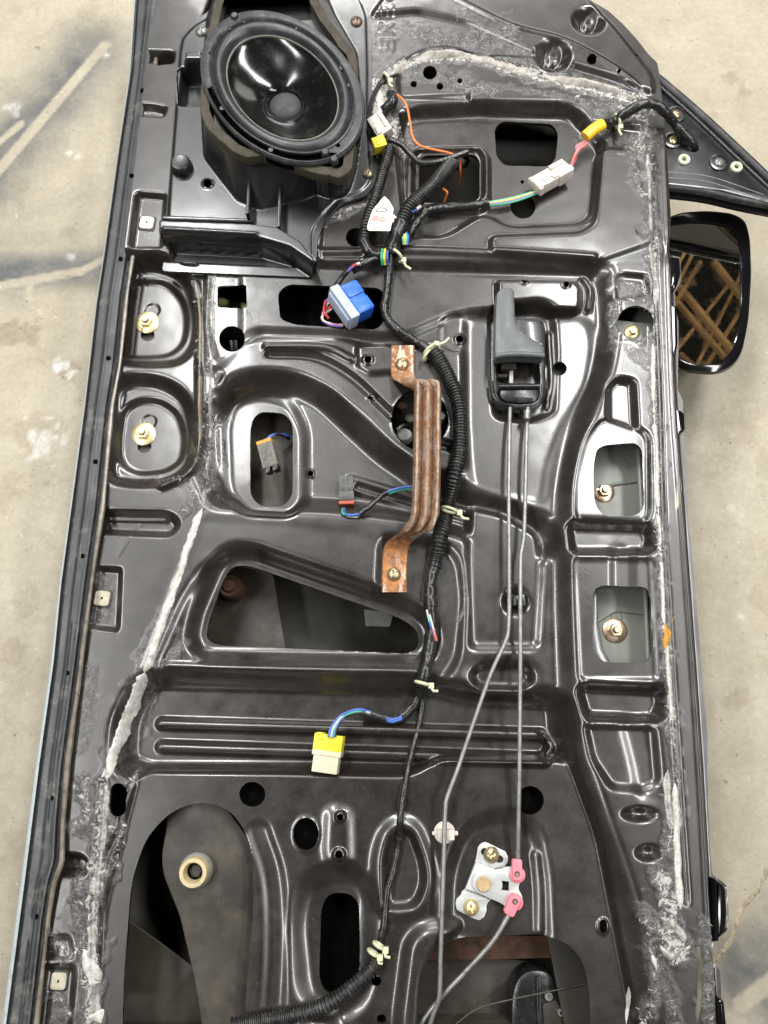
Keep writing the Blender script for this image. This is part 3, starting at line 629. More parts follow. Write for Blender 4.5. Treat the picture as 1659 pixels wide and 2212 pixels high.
hl([(337, 144), (376, 142), (374, 156), (345, 160)], 4, 6)
for x, y in ((318, 697), (311, 938)): pf.dome(x+11, y-27, 17, -1.0, -9, .8); rh(x+1, y+27, 15, 13, -9)
# --- residue of sealant
gl = lambda p_, w_, a_=1.0, h_=0: pf.goo_line(p_, w_*.78, a_, h_)
gl([(463, 590), (458, 700), (452, 850), (447, 1000), (440, 1090)], 17, .8); gl([(500, 560), (490, 600), (455, 640)], 22, .7, 7); gl([(480, 690), (500, 680), (540, 700)], 20, .45, 7)
gl([(452, 900), (446, 1050)], 34, .75); gl([(345, 1040), (400, 1040), (425, 1075), (400, 1110)], 14, .7); gl([(420, 620), (435, 900)], 10, .55, 4)
gl([(360, 1330), (300, 1480), (240, 1660)], 26, .45); gl([(370, 1420), (400, 1390)], 14, .7); gl([(335, 1440), (355, 1430)], 10, .8)
gl([(225, 1690), (216, 1850), (205, 2000), (200, 2212)], 24, .95); gl([(180, 1690), (195, 1760), (170, 1780)], 20, .85); gl([(180, 1890), (170, 1960), (190, 2030)], 16, .8); gl([(120, 2020), (140, 2060), (180, 2040)], 20, .9); gl([(110, 2150), (150, 2190)], 22, .75)
gl([(232, 1690), (240, 1780), (262, 1800), (240, 1880)], 14, .8); gl([(295, 1668), (285, 1700)], 8, .8)
gl([(205, 1245), (235, 1290), (210, 1345)], 22, .5); gl([(300, 1130), (260, 1200)], 8, .25); gl([(200, 1450), (180, 1600)], 22, .3)
gl([(1400, 300), (1405, 420), (1410, 560)], 22, .85, 14); gl([(1365, 330), (1370, 400), (1395, 440)], 14, .8, 14); gl([(1410, 560), (1412, 760), (1420, 1000), (1430, 1250), (1445, 1450), (1462, 1700)], 15, .9, 14); gl([(1320, 620), (1345, 605), (1395, 620), (1390, 650), (1330, 655), (1325, 720)], 12, .85, 14)
gl([(1330, 735), (1365, 755), (1400, 790)], 16, .85, 14); gl([(1400, 700), (1385, 740)], 14, .9, 14); gl([(1330, 600), (1385, 640)], 26, .5, 14)
gl([(1430, 1900), (1450, 1960), (1440, 2020), (1470, 2060)], 30, .95, 14); gl([(1400, 1980), (1420, 2120), (1400, 2212)], 22, .8, 14); gl([(1520, 2000), (1525, 2100), (1525, 2212)], 18, .75, 10); gl([(1440, 1850), (1455, 1760)], 20, .8, 14); gl([(1430, 2100), (1460, 2212)], 22, .6, 14)
gl([(830, 160), (900, 125), (1000, 118), (1100, 142), (1230, 175), (1390, 215)], 24, 1, 14); gl([(820, 180), (830, 250), (860, 300)], 40, 1, 14); gl([(900, 75), (960, 95), (1090, 80)], 42, .75, 14); gl([(1000, 25), (1040, 60)], 20, .7, 16)
gl([(880, 150), (960, 170), (1060, 200)], 36, .75, 12); gl([(1200, 200), (1280, 230), (1290, 280)], 30, .75, 16); gl([(1330, 230), (1390, 270), (1380, 330)], 36, .9, 14); gl([(1060, 110), (1150, 130)], 40, .5, 14); gl([(850, 290), (880, 310)], 26, .8, 8); gl([(720, 465), (790, 440)], 18, .9, 12); gl([(830, 60), (835, 110)], 30, .45, 14)
gl([(1060, 180), (1180, 200), (1340, 225)], 16, .7, 16); gl([(1005, 1220), (1002, 1300), (990, 1340)], 6, .5)
panel = part(pf.build('inner_panel', M['paint'], door)); panel['label'] = 'black pressed steel inner panel with openings, ribs and smeared sealant'
def on(x, y, guess=0.008):
    """world point on the panel seen at (x, y)"""
    h = guess
    for _ in range(4):
        p = W(x, y, h); h = pf.sample(p.x, p.y)
    return W(x, y, h)
# ------------------------------------------------------------------ sill hem, outer skin and inner parts of the door
def interp_poly(P, ys):
    P = np.array(P, float); return [(float(np.interp(y, P[:, 1], P[:, 0])), y) for y in ys]
ys = np.linspace(-40, 2258, 150)
lw = [W(x, y, -.010) for x, y in interp_poly(left, ys)]; ew = [W(x, y, -.002) for x, y in interp_poly(edge, ys)]
prof = [(-.035, -.040), (-.01, -.022), (0.0, -.0135), (.04, -.0105), (.30, -.0100), (.40, -.0100), (.44, -.0082), (.48, -.0082), (.52, -.0102), (.66, -.0106), (.70, -.0078), (.745, -.0078), (.78, -.0104), (.84, -.0098), (.90, -.004), (.96, .0012), (1.05, .0024)]
V = []; FA = []
for a, b in zip(lw, ew):
    for t, h in prof:
        q = a.lerp(b, t); V.append((q.x, q.y, Z0+h))
n = len(prof)
for i in range(len(ys)-1):
    for k in range(n-1): FA.append((i*n+k, i*n+k+1, (i+1)*n+k+1, (i+1)*n+k))
part(add('sill_hem', V, FA, M['flange'], door, sharp=60))['label'] = 'long dark folded hem along the sill edge with small drain holes'
for x, y in ((306, 195), (284, 379), (260, 559), (234, 773), (206, 997), (178, 1201), (145, 1454), (111, 1724), (78, 1980)):
    c = W(x, y, -.0098); r = px(5.2, y)
    m = MB().lathe([(r*1.05, .0001), (r*.95, .0003), (r*.5, .0003), (0.00001, .0003)], 18, c=c); part(m.build('drain_hole', M['dark'], door))
# tan strip painted in for the floor's reflection on the edge; pale paint of the outer skin below
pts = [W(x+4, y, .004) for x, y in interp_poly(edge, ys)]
part(MB().tube(pts, lambda s: .0021+.0003*math.sin(s*60)+.0003*math.sin(s*23), 8).build('edge_reflection', simple('tan_edge_reflection', (0.21, 0.18, 0.145), 0.26, var=0.3, scale=40, dirt=(0.05, 0.046, 0.042), dirt_amt=0.55), door))
V = []; FA = []
for i, (x, y) in enumerate(interp_poly(left, ys)):
    o = float(np.interp(y, [-40, 300, 700, 1200, 1700, 2260], [2, 1.5, 1.5, 4, 8, 11]))
    for k, (dx_, h) in enumerate(((1.5, -.0135), (0, -.0125), (-.5*o, -.0135), (-o, -.018), (-o*.9, -.06), (o*1.5, -.115))): q = W(x+dx_, y, h if k < 4 else -.018); V.append((q.x, q.y, Z0+h))
for i in range(len(ys)-1):
    for k in range(5): FA.append((i*6+k, i*6+k+1, (i+1)*6+k+1, (i+1)*6+k))
part(add('outer_skin_edge', V, FA, M['skin_edge'], door, sharp=60))['label'] = 'pale blue painted lip of the outer skin'
# outer skin: shallow tray under the panel
tray = np.concatenate([WP([(x+14, y) for x, y in left], -.02), WP([(x-6, y) for x, y in right[::-1]], 0)])
n = len(tray); cen = tray.mean(0)
V = [(p[0], p[1], Z0-.006) for p in tray]+[(p[0], p[1], 0.045) for p in tray]+[(cen[0]+(p[0]-cen[0])*.93, cen[1]+(p[1]-cen[1])*.97, 0.022) for p in tray]
FA = [(i+n*k, (i+1) % n+n*k, (i+1) % n+n*(k+1), i+n*(k+1)) for k in range(2) for i in range(n)]+[tuple(range(2*n, 3*n))]
part(add('outer_skin', V, FA, M['skin'], door))['label'] = 'green grey primed inside of the outer skin seen through the openings'

def plate(name, pts, h0, h1, mat, r=10, b=.0008, holes=(), parent=None):
    return part(MB().prism(fillet(WP(pts, h1/1000), px(r)), Z0+h0/1000, Z0+h1/1000, b, holes).build(name, mat, parent or door))
def circ(x, y, r, h, n=24):
    c = W(x, y, h/1000); R = px(r, y, h/1000); return np.array([(c.x+R*math.cos(a), c.y+R*math.sin(a)) for a in np.linspace(0, 2*math.pi, n, endpoint=False)])
# sheets added under the openings, mostly black to darken them
plate('opening_backing', [(460, 560), (1290, 560), (1300, 240), (860, 240), (820, 130), (1400, 130), (1400, 300), (1320, 580), (1240, 740), (450, 730)], -40, -38, M['dark'])
plate('opening_backing', [(1180, 770), (1240, 770), (1240, 820), (1180, 820)], -16, -14, simple('black_green_plug', (0.004, 0.010, 0.005), 0.6))
plate('opening_backing', [(490, 1690), (600, 1690), (700, 1760), (700, 1900), (600, 1900), (490, 1750)], -22, -20, M['dark'])
plate('opening_backing', [(1090, 1690), (1200, 1690), (1200, 1770), (1090, 1770)], -22, -20, M['dark'])
plate('opening_backing', [(660, 1900), (830, 1900), (860, 2230), (640, 2230)], -50, -48, M['dark'])
plate('opening_backing', [(230, 1680), (290, 1680), (290, 1775), (230, 1775)], -30, -28, M['dark'])
plate('opening_backing', [(515, 870), (660, 870), (660, 1110), (515, 1110)], -58, -56, M['plate'])
# window guide rail behind the belt openings
plate('window_guide', [(1320, 690), (1425, 700), (1425, 765), (1320, 760)], -9, -7, M['guide'], 6); plate('window_guide', [(1295, 640), (1420, 640), (1430, 780), (1300, 770)], -32, -30, M['guide'], 6)
g1 = plate('window_guide', [(1262, 940), (1400, 935), (1412, 1000), (1420, 1460), (1400, 1470), (1330, 1465), (1285, 1400), (1270, 1100)], -30, -28, M['guide'], 20, .002)
plate('guide_step', [(1270, 960), (1386, 952), (1390, 1040), (1320, 1050), (1265, 1060)], -28.2, -25, M['guide'], 12, .0025)
plate('guide_step', [(1285, 1270), (1412, 1262), (1412, 1330), (1330, 1322), (1285, 1350)], -28.2, -25, M['guide'], 12, .0025)
for a, b in (((1378, 960), (1386, 1110)), ((1393, 1270), (1400, 1430))):
    p, q = W(*a, -.022), W(*b, -.022); part(MB().tube([p, q], .0022, 8).build('guide_rib', M['guide'], door))
plate('guide_edge', [(1272, 1270), (1290, 1268), (1292, 1340), (1302, 1400), (1330, 1450), (1262, 1450)], -22, -20, M['paint'], 8)
# sliding plate with grommet in the big rear opening
plate('regulator_plate', [(360, 1700), (520, 1700), (580, 1840), (575, 2000), (560, 2280), (445, 2280), (420, 2120), (388, 1980), (352, 1890), (348, 1850), (360, 1780)], -26, -23, M['plate'], 16, .0015)
plate('regulator_web', [(270, 1980), (420, 2090), (450, 2300), (255, 2300)], -72, -70, M['skin'], 8)
c = W(425, 1879, -.023); r = px(33, 1879)
part(MB().lathe([(r*1.12, 0), (r*1.1, .005), (r*1.0, .0065), (r*.6, .0065)], 36, c=c).build('grommet_base', M['guide'], door))
gr = part(MB().lathe([(r*.98, .006), (r*.96, .0125), (r*.90, .0145), (r*.66, .0145), (r*.58, .012), (r*.54, .005)], 36, c=c).build('grommet', simple('amber_cream_plastic', (0.50, 0.41, 0.235), .4, var=.12, dirt=(.3, .23, .12), dirt_amt=.3), door)); gr['label'] = 'cream plastic grommet on the regulator plate'
part(MB().lathe([(r*.52, .003), (r*.40, .0045), (.00001, .0045)], 6, c=c).build('bolt', M['plate'], gr))
# lock motor in the lower right opening
mt = plate('lock_motor', [(1105, 2150), (1118, 2110), (1150, 2092), (1190, 2100), (1215, 2140), (1240, 2200), (1262, 2300), (1100, 2300)], -74, -50, M['black'], 16, .005); mt['label'] = 'black plastic lock motor inside the rear opening'
plate('motor_rib', [(1160, 2110), (1168, 2110), (1172, 2300), (1162, 2300)], -50, -47, M['black'], 2, .0006, (), mt)
for x, y, s in ((1184, 2150, 10), (1210, 2185, 8)):
    c = W(x, y, -.050); r = px(s, y); part(MB().lathe([(r, 0), (r, .003), (r*.85, .004), (r*.5, .004), (r*.45, .001), (.00001, .001)], 20, c=c).build('motor_screw', M['rod'], mt))
plate('motor_mount', [(1172, 2170), (1200, 2160), (1225, 2195), (1222, 2230), (1176, 2225)], -50, -48.5, M['plate'], 5, .0005, (), mt)
plate('rusty_brace', [(890, 2018), (1215, 2022), (1225, 2068), (1120, 2072), (890, 2075)], -66, -62, M['brown_rust'], 6)
plate('inner_shelf', [(1180, 2010), (1300, 2010), (1300, 2300), (1235, 2300)], -46, -44, M['skin'], 8); plate('inner_shelf', [(860, 2060), (1150, 2075), (1120, 2300), (860, 2300)], -80, -78, M['plate'], 8)
part(MB().tube(path([(985, 2212, -25), (1030, 2180, -25), (1100, 2160, -25), (1270, 2125, -25)]), .0007, 6).build('inner_cable', M['plate'], door))
# rusty stud, dark web and paper scrap behind the triangular opening
c = W(497, 1266, -.055); r = px(25, 1266)
part(MB().lathe([(r*1.3, -.02), (r*1.2, .0), (r, .004), (r*.7, .004), (r*.55, .008), (r*.2, .009), (.00001, .009)], 24, c=c).build('rusty_stud', M['brown_rust'], door))
plate('inner_web', [(430, 1200), (590, 1240), (620, 1420), (430, 1420)], -78, -75, M['plate'], 6); plate('paper_scrap', [(786, 1316), (850, 1325), (842, 1354), (790, 1352)], -80, -79, simple('grey_paper', (0.20, 0.20, 0.185), 0.7), 3, 0)
# pale bits behind the round opening
for k, (x, y, s, mt_) in enumerate(((935, 938, 22, 'guide'), (872, 940, 20, 'guide'), (885, 905, 14, 'plate'), (868, 878, 12, 'brown_rust'), (950, 900, 14, 'steel'))):
    c = W(x, y, -.03); r = px(s, y); part(MB().lathe([(r, -.01), (r, 0), (r*.85, .003), (r*.4, .004), (.00001, .004)], 24, 1, .8, c=c).build('regulator_pulley', M[mt_], door))
part(MB().tube(path([(855, 928, -20), (880, 915, -20), (960, 905, -20)]), .003, 8).build('inner_cable', M['black'], door))
part(MB().tube(path([(475, 652, -20), (520, 662, -20), (545, 672, -20)]), .005, 10).build('inner_cable', simple('olive_sleeve', (0.30, 0.33, 0.12), 0.4), door))
for xx in (497, 507): part(MB().tube(path([(xx, 700, -25), (xx+4, 770, -25)]), .0022, 8).build('inner_cable', M['guide'], door))

# ------------------------------------------------------------------ bolts, screws and clips
def hexa(r): return [(r*math.cos(math.pi/3*k+.3), r*math.sin(math.pi/3*k+.3)) for k in range(6)]
def flange_bolt(x, y, h, mat, rw=27, label=None, tip=True):
    c = W(x, y, h/1000); r = px(rw, y, h/1000)
    nut = MB().lathe([(r*.57, .0012), (r*.57, .0055), (r*.50, .0064), (r*.33, .0066), (r*.30, .0058), (.00001, .0058)], 6, c=c)
    for i, v in enumerate(nut.v): pass
    o = part(nut.build('bolt', mat, door, sharp=25)); o['label'] = label or 'yellow zinc flange nut on a threaded stud'
    w = part(MB().lathe([(r, 0), (r*1.0, .0009), (r*.95, .0013), (r*.62, .0022), (r*.5, .0022)], 36, c=c).build('washer', mat, o))
    if tip:
        def thread(x_, y_, z): return (x_, y_, z-(.0011 if abs(x_*.5+y_*.85) < r*.05 and z > .0075 else 0))
        pr = [(r*(.27+.018*(k % 2)), .005+.0005*k) for k in range(9)]+[(r*.22, .0096), (r*.11, .0096), (.00001, .0096)]
        part(MB().lathe(pr, 20, c=c, fn=None).build('stud', mat, o))
        part(MB().box((c.x, c.y, c.z+.0096), (r*.07, r*.36, .0006), .0001).build('slot', M['zinc_dull'], o))
    return o
for x, y in ((318, 697), (311, 938)):
    flange_bolt(x, y, -19.2, M['zinc'], 26)
plate('slot_backing', [(290, 690), (345, 690), (345, 750), (285, 750)], -25, -23.5, M['plate'], 4); plate('slot_backing', [(285, 930), (340, 930), (340, 990), (280, 990)], -25, -23.5, M['plate'], 4)
flange_bolt(1303, 1062, -28, M['zinc_pink'], 24, 'pinkish zinc nut seen in the upper belt opening'); flange_bolt(1328, 1362, -28, M['zinc_pink'], 27, 'pinkish zinc nut seen in the lower belt opening')
for x, y, rr in ((1310, 1036, 13), (1332, 1332, 13)):
    c = W(x, y, -.0278); r = px(rr, y); part(MB().lathe([(r, 0), (r*.95, .0006), (r*.9, 0), (r*.85, -.001), (.00001, -.001)], 24, c=c).build('slot_recess', M['plate'], door))
flange_bolt(1365, 718, -7, M['zinc'], 17, 'brass coloured bolt head inside the round belt opening', False)

def pan_screw(x, y, h, r_px, mat, parent=None, rot=0.4, label=None, name='screw', dome=.42):
    c = W(x, y, h/1000); r = px(r_px, y, h/1000); hh = r*dome*1.5; vs = []; fs = []; NR, NA = 16, 48
    for i in range(NR+1):
        t = i/NR
        for k in range(NA):
            a = 2*math.pi*k/NA; R = r*t; z = hh*math.sqrt(max(0, 1-t*t*.97))-hh*math.sqrt(.03)*0
            lx, ly = R*math.cos(a-rot), R*math.sin(a-rot); w = r*.115; Lc = r*.5
            if (abs(lx) < w and abs(ly) < Lc) or (abs(ly) < w and abs(lx) < Lc): z -= hh*.55*(1-0.6*t/.5)
            vs.append((c.x+R*math.cos(a), c.y+R*math.sin(a), c.z+z))
    for i in range(NR):
        for k in range(NA):
            p, q = i*NA+k, i*NA+(k+1) % NA; fs.append((p, q, q+NA, p+NA))
    m = MB().put(vs, fs); m.lathe([(r, hh*.17), (r, 0)], NA, c=c)
    o = part(m.build(name, mat, parent or door, sharp=35))
    if label: o['label'] = label
    return o

def square_clip(x, y, s, rot, mat, h=None):
    c = on(x, y); w = px(s, y)
    m = MB().prism(fillet(np.array([(-w, -w), (w, -w), (w, w), (-w, w)]), w*.5), 0, .0026, .0009, [np.array([(w*.16*math.cos(a), w*.2*math.sin(a)) for a in np.linspace(0, 6.28, 14)[:-1]])])
    m.tf(Matrix.Translation(c) @ Matrix.Rotation(rot, 4, 'Z')); o = part(m.build('trim_clip', mat, door)); o['label'] = 'square plastic trim clip set into the sill strip'
    part(MB().prism(fillet(np.array([(-w, -w), (w, -w), (w, w), (-w, w)])*1.22, w*.5), 0, .0006, .0002).tf(Matrix.Translation(c) @ Matrix.Rotation(rot, 4, 'Z')).build('clip_seat', M['rubber'], o))
square_clip(318, 483, 15, -.1, M['white_plastic']); square_clip(222, 1293, 16.5, -.1, M['clip']); square_clip(128, 2118, 17, -.05, M['clip'])

# ------------------------------------------------------------------ sealant beads left on the panel
def bead(pts, w, h, mat, seed, name='sealant_bead', label=None, gaps=0.0):
    r_ = random.Random(seed); P = [on(x, y) for x, y in pts]; P = [Vector(v) for v in catmull([tuple(p) for p in P], 8)]; P = resample(P, .0016)
    ph = [r_.random()*7 for _ in range(8)]; V = []; FA = []; m = 9; NP = len(P)
    wk = [1.0, 1.0]
    for i, p in enumerate(P):
        s = i*.0016; t = P[min(i+1, NP-1)]-P[max(i-1, 0)]; t.z = 0; t.normalize(); nr = Vector((-t.y, t.x, 0))
        for q_ in (0, 1): wk[q_] += (1.0-wk[q_])*.25+(r_.random()-.5)*.32; wk[q_] = min(2.1, max(.45, wk[q_]))
        off = w*(.14*math.sin(s*60+ph[2])+.10*math.sin(s*210+ph[3]))
        hh = .62*h*(1+.25*math.sin(s*110+ph[4])+.2*math.sin(s*290+ph[5])+.25*(r_.random()-.5)); sc = 1.0
        if gaps and math.sin(s*52+ph[6])+.7*math.sin(s*131+ph[7]) < -1.6+2.2*gaps: hh *= .12; sc = .35
        e = min(1, min(i, NP-1-i)/5.0); sc *= .2+.8*e; hh *= e
        for k in range(m):
            u = k/(m-1)*2-1; ww = w*sc*(wk[0] if u < 0 else wk[1]); q = p+nr*(off+u*ww); z = Z0+pf.sample(q.x, q.y)
            V.append((q.x, q.y, z+hh*math.sqrt(max(0, 1-u*u))*(1+.22*(r_.random()-.5))-.0004*abs(u)))
    for i in range(NP-1):
        for k in range(m-1): FA.append((i*m+k, i*m+k+1, (i+1)*m+k+1, (i+1)*m+k))
    o = part(add(name, V, FA, mat, door, sharp=80))
    if label: o['label'] = label
    return o
bead([(437, 1097), (410, 1163), (387, 1239), (357, 1325), (331, 1395), (311, 1454)], px(9), .0030, M['sealant'], 1, label='thick pale sealant bead running down the sill side')
bead([(312, 1450), (294, 1500), (276, 1548), (262, 1590), (246, 1636), (230, 1683)], px(10), .0026, M['sealant'], 2, gaps=.08)
bead([(466, 585), (460, 640), (462, 700), (458, 760), (454, 860), (450, 1000), (440, 1095)], px(4), .0014, M['sealant_dark'], 3, gaps=.5)
bead([(428, 625), (432, 700), (432, 850), (430, 960)], px(4), .0012, simple('tan_bead', (0.26, 0.215, 0.165), .34, var=.3), 4, gaps=.15)
bead([(412, 605), (425, 620), (430, 650)], px(9), .003, M['sealant_dark'], 14)
bead([(228, 1690), (222, 1780), (214, 1860), (205, 1960), (198, 2050), (205, 2130), (212, 2212)], px(9), .0024, M['sealant_dark'], 5, gaps=.45)
bead([(180, 2050), (195, 2080), (205, 2110), (200, 2170), (215, 2212)], px(12), .003, M['sealant'], 6, gaps=.35)
bead([(1400, 330), (1404, 420), (1408, 540), (1414, 600), (1416, 660)], px(7), .0018, M['sealant_dark'], 7, gaps=.3)
bead([(1410, 740), (1412, 840), (1417, 960), (1423, 1100), (1430, 1240), (1436, 1350)], px(5.5), .0020, M['sealant'], 8, gaps=.4, label='broken pale sealant bead along the belt line')
bead([(1440, 1380), (1445, 1450), (1452, 1540), (1457, 1620)], px(5), .0018, M['sealant'], 9, gaps=.45)
bead([(1458, 1690), (1464, 1760), (1462, 1850), (1467, 1920), (1472, 1965)], px(8), .0026, M['sealant'], 10, gaps=.15)
bead([(1443, 1660), (1440, 1720), (1450, 1790), (1440, 1850)], px(8), .0016, M['sealant_dark'], 11, gaps=.4)
bead([(835, 175), (870, 145), (930, 122), (1000, 120), (1080, 142), (1180, 166), (1290, 186), (1372, 214)], px(9), .0026, simple('warm_grey_sealant', (0.36, 0.33, 0.295), .36, var=.3, scale=150, bump=.5, fine=420, dirt=(.10, .095, .09), dirt_amt=.4), 12, gaps=.2, label='beige sealant bead crossing the front of the panel')
bead([(870, 132), (900, 112), (960, 100), (1050, 118), (1180, 152), (1240, 170)], px(3.5), .0012, M['rubber'], 15, gaps=.2)
bead([(818, 190), (826, 230), (822, 270)], px(14), .002, M['sealant'], 16, gaps=.3)
bead([(1335, 740), (1370, 745), (1400, 780)], px(5), .0012, M['sealant'], 17, gaps=.4); bead([(1398, 705), (1400, 760)], px(6), .0015, M['sealant'], 18, gaps=.4)
bead([(1425, 1980), (1460, 2000), (1480, 2040), (1450, 2065), (1425, 2040)], px(8), .002, M['sealant_dark'], 19, gaps=.3); bead([(1405, 2050), (1420, 2100)], px(6), .0015, M['sealant'], 20); bead([(1500, 2000), (1512, 2080), (1506, 2212)], px(5), .0010, simple('dirt_crust', (.13, .11, .08), .8, var=.5), 21, gaps=.6)
bead([(1358, 2130), (1356, 2170), (1352, 2215)], px(3.5), .0015, M['sealant'], 22)
bead([(1435, 1345), (1440, 1370), (1437, 1405)], px(9), .0034, M['ochre'], 23, 'rust_crumbs', 'ochre rust crumbs on the belt seam'); bead([(1450, 1345), (1460, 1330)], px(4), .002, M['ochre'], 24, 'rust_crumbs')
# crumbs and shreds of sealant scattered where it was scraped off
gy_, gx_ = np.nonzero((pf.goo > .5) & (np.maximum(pf.OUT, -pf.HOLE) < -.003)); pick = rng.choice(len(gx_), 1500); V = []; FA = []
for q in pick:
    x_, y_ = pf.X[gy_[q], gx_[q]], pf.Y[gy_[q], gx_[q]]; z_ = Z0+pf.H[gy_[q], gx_[q]]; L_ = abs(rng.normal(0, .0017))+.0005; a_ = rng.uniform(0, 6.28); b_ = L_*rng.uniform(.12, .5); h_ = min(L_, .0012)*rng.uniform(.4, 1.0)
    ca, sa = math.cos(a_), math.sin(a_); n0 = len(V)
    for u, v, w_ in ((1, 0, 0), (.3, 1, 0), (-.8, .6, 0), (-1, -.3, 0), (.1, -1, 0), (rng.uniform(-.4, .4), rng.uniform(-.4, .4), 1)):
        u *= L_*rng.uniform(.7, 1.3); v *= b_*rng.uniform(.7, 1.3); V.append((x_+u*ca-v*sa, y_+u*sa+v*ca, z_-.0002+w_*h_))
    FA += [(n0+k, n0+(k+1) % 5, n0+5) for k in range(5)]
cr_ = part(add('sealant_crumbs', V, FA, M['sealant_dark'], door, sharp=20)); cr_['kind'] = 'stuff'
plate('tape_scrap', [(1462, 1000), (1470, 1025), (1473, 1060), (1464, 1100), (1461, 1095)], 10, 14.5, simple('yellowed_tape', (0.55, 0.50, 0.30), .5), 3, .0004)

# ------------------------------------------------------------------ mirror corner and door mirror
sail = plate('mirror_corner', [(1421, 176), (1500, 247), (1570, 312), (1645, 384), (1690, 425), (1690, 446), (1560, 412), (1438, 398)], -5, 8, M['mount'], 6, .002, [circ(1497, 318, 13, 8)]); sail['label'] = 'black triangular mirror corner plate with screws'
def rub(name, pts, r, mat='rubber', par=None, flat=1.0): return part(MB().tube(path(pts), r, 10, flat=flat).build(name, M[mat], par or door))
rub('weatherstrip', [(1418, 168, 10), (1500, 238, 9), (1570, 302, 8), (1650, 378, 8), (1720, 448, 6)], .0050); rub('weatherstrip', [(1424, 186, 11), (1500, 254, 10), (1580, 330, 10), (1650, 396, 10), (1720, 460, 8)], .0022, 'black')
rub('weatherstrip', [(1438, 404, 6), (1520, 414, 6), (1600, 432, 6), (1700, 450, 6)], .0045); rub('weatherstrip', [(1438, 418, 0), (1520, 428, 0), (1600, 446, 0), (1700, 466, 0)], .0055, 'gloss')
for y0, y1, s in ((372, 420, 0), (384, 432, 0)): rub('ridge', [(1440, y0, 9), (1530, y0+10, 9), (1650, y1+2, 9)], .0014, 'mount', sail)
for x, y in ((1453, 304), (1552, 352), (1460, 248)):
    c = W(x, y, .0082); r = px(18, y)
    b_ = part(MB().lathe([(r*1.15, 0), (r*1.1, .0018), (r*.85, .0022), (r*.8, .0008), (r*.1, .0008)], 32, c=c).build('screw_boss', M['mount'], sail)); pan_screw(x, y, 9, 10, M['zinc_dull'] if x < 1550 else M['rod'], sail)
for x, y in ((1477, 346), (1590, 362)):
    c = W(x, y, .0082); r = px(13, y); part(MB().lathe([(r, 0), (r, .0015), (r*.9, .0024), (r*.5, .0024), (r*.4, .0016), (r*.38, -.002), (.00001, -.002)], 24, c=c).build('nylon_grommet', M['tie'], sail))
# tabs along the belt edge
for pts in ([(1443, 552), (1470, 555), (1472, 590), (1462, 622), (1443, 622)], [(1450, 655), (1464, 660), (1466, 740), (1460, 770), (1452, 760)], [(1460, 880), (1480, 890), (1482, 930), (1464, 940)], [(1544, 1896), (1568, 1914), (1572, 1975), (1566, 2016), (1544, 2040)], [(1548, 2160), (1566, 2160), (1574, 2240), (1550, 2240)]):
    plate('belt_tab', pts, -4, 12.5, M['gloss'], 8, .003)
# mirror housing and glass lie on the floor beside the belt
mirror = part(MB().prism(fillet(WP([(1432, 470), (1470, 454), (1530, 450), (1585, 456), (1614, 472), (1625, 510), (1628, 590), (1622, 690), (1608, 760), (1588, 790), (1550, 806), (1480, 800), (1432, 760)], -.045), .012, 8), 0.004, Z0-.045, .006,
    [fillet(WP([(1436, 486), (1490, 477), (1550, 480), (1588, 493), (1600, 520), (1603, 585), (1602, 670), (1595, 728), (1580, 762), (1555, 784), (1520, 790), (1470, 780), (1436, 750)], -.045), .012, 8)]).build('door_mirror', M['gloss'], door)); 
for v in mirror.data.vertices:                      # the shell narrows towards the ground
    k_ = min(1, max(0, (Z0-.052-v.co.z)/.05)); mc = W(1535, 630, -.045); v.co.x += (mc.x+.03-v.co.x)*.42*k_; v.co.y += (mc.y+.02-v.co.y)*.42*k_
mirror['label'] = 'glossy black door mirror housing beside the belt edge'
gp = fillet(WP([(1434, 484), (1490, 475), (1550, 478), (1590, 491), (1602, 520), (1605, 585), (1604, 670), (1597, 730), (1582, 764), (1556, 786), (1520, 792), (1468, 782), (1434, 752)], -.045), .012, 8)
GZ = Z0-.0475
part(MB().prism(gp, GZ-.004, GZ, 0).build('mirror_glass', M['mirror'], mirror))['label'] = 'mirror glass reflecting bare roof timbers'
part(MB().tube([Vector((p[0], p[1], GZ+.0006)) for p in list(gp)+[gp[0]]], .0012, 6).build('glass_edge', M['rod'], mirror))

# ------------------------------------------------------------------ rusty bracket screwed across the round opening
ctr = [(870, 746, 9), (870, 775, 9), (870, 803, 9), (874, 815, 12), (888, 822, 24), (908, 824, 35), (922, 829, 40), (925, 842, 42), (924, 900, 42), (923, 1000, 42), (920, 1095, 42), (917, 1118, 41), (908, 1140, 35), (884, 1158, 19), (866, 1170, 7), (857, 1182, 0), (854, 1200, -3), (852, 1240, -3.5), (852, 1279, -3.5)]
cw = catmull([tuple(W(x, y, h/1000)) for x, y, h in ctr], 5); NV = 21; hw = .0119; V = []; FA = []; n = len(cw)
top = []; 
for i, p in enumerate(cw):
    t = Vector(cw[min(i+1, n-1)])-Vector(cw[max(i-1, 0)]); t.normalize()
    acr = Vector((1, 0, 0)); nr = acr.cross(t); nr = nr if nr.z > 0 else -nr
    if abs(nr.z) < .2: nr = Vector((0, nr.y, abs(nr.z))).normalized()
    k_ = sstep((p[2]-Z0-.022)/.018)
    for j in range(NV):
        u = j/(NV-1)*2-1
        rb = k_*(.0040*math.cos(u*math.pi*2.6)-.0060*sstep((abs(u)-.80)/.2))+(1-k_)*(-.0012*sstep((abs(u)-.85)/.15)); w_ = hw*(1+.10*k_)
        top.append(Vector(p)+acr*(u*w_)+nr*float(rb))
V = [tuple(v) for v in top]+[(v.x, v.y, v.z-.0016) for v in top]; N0 = len(top)
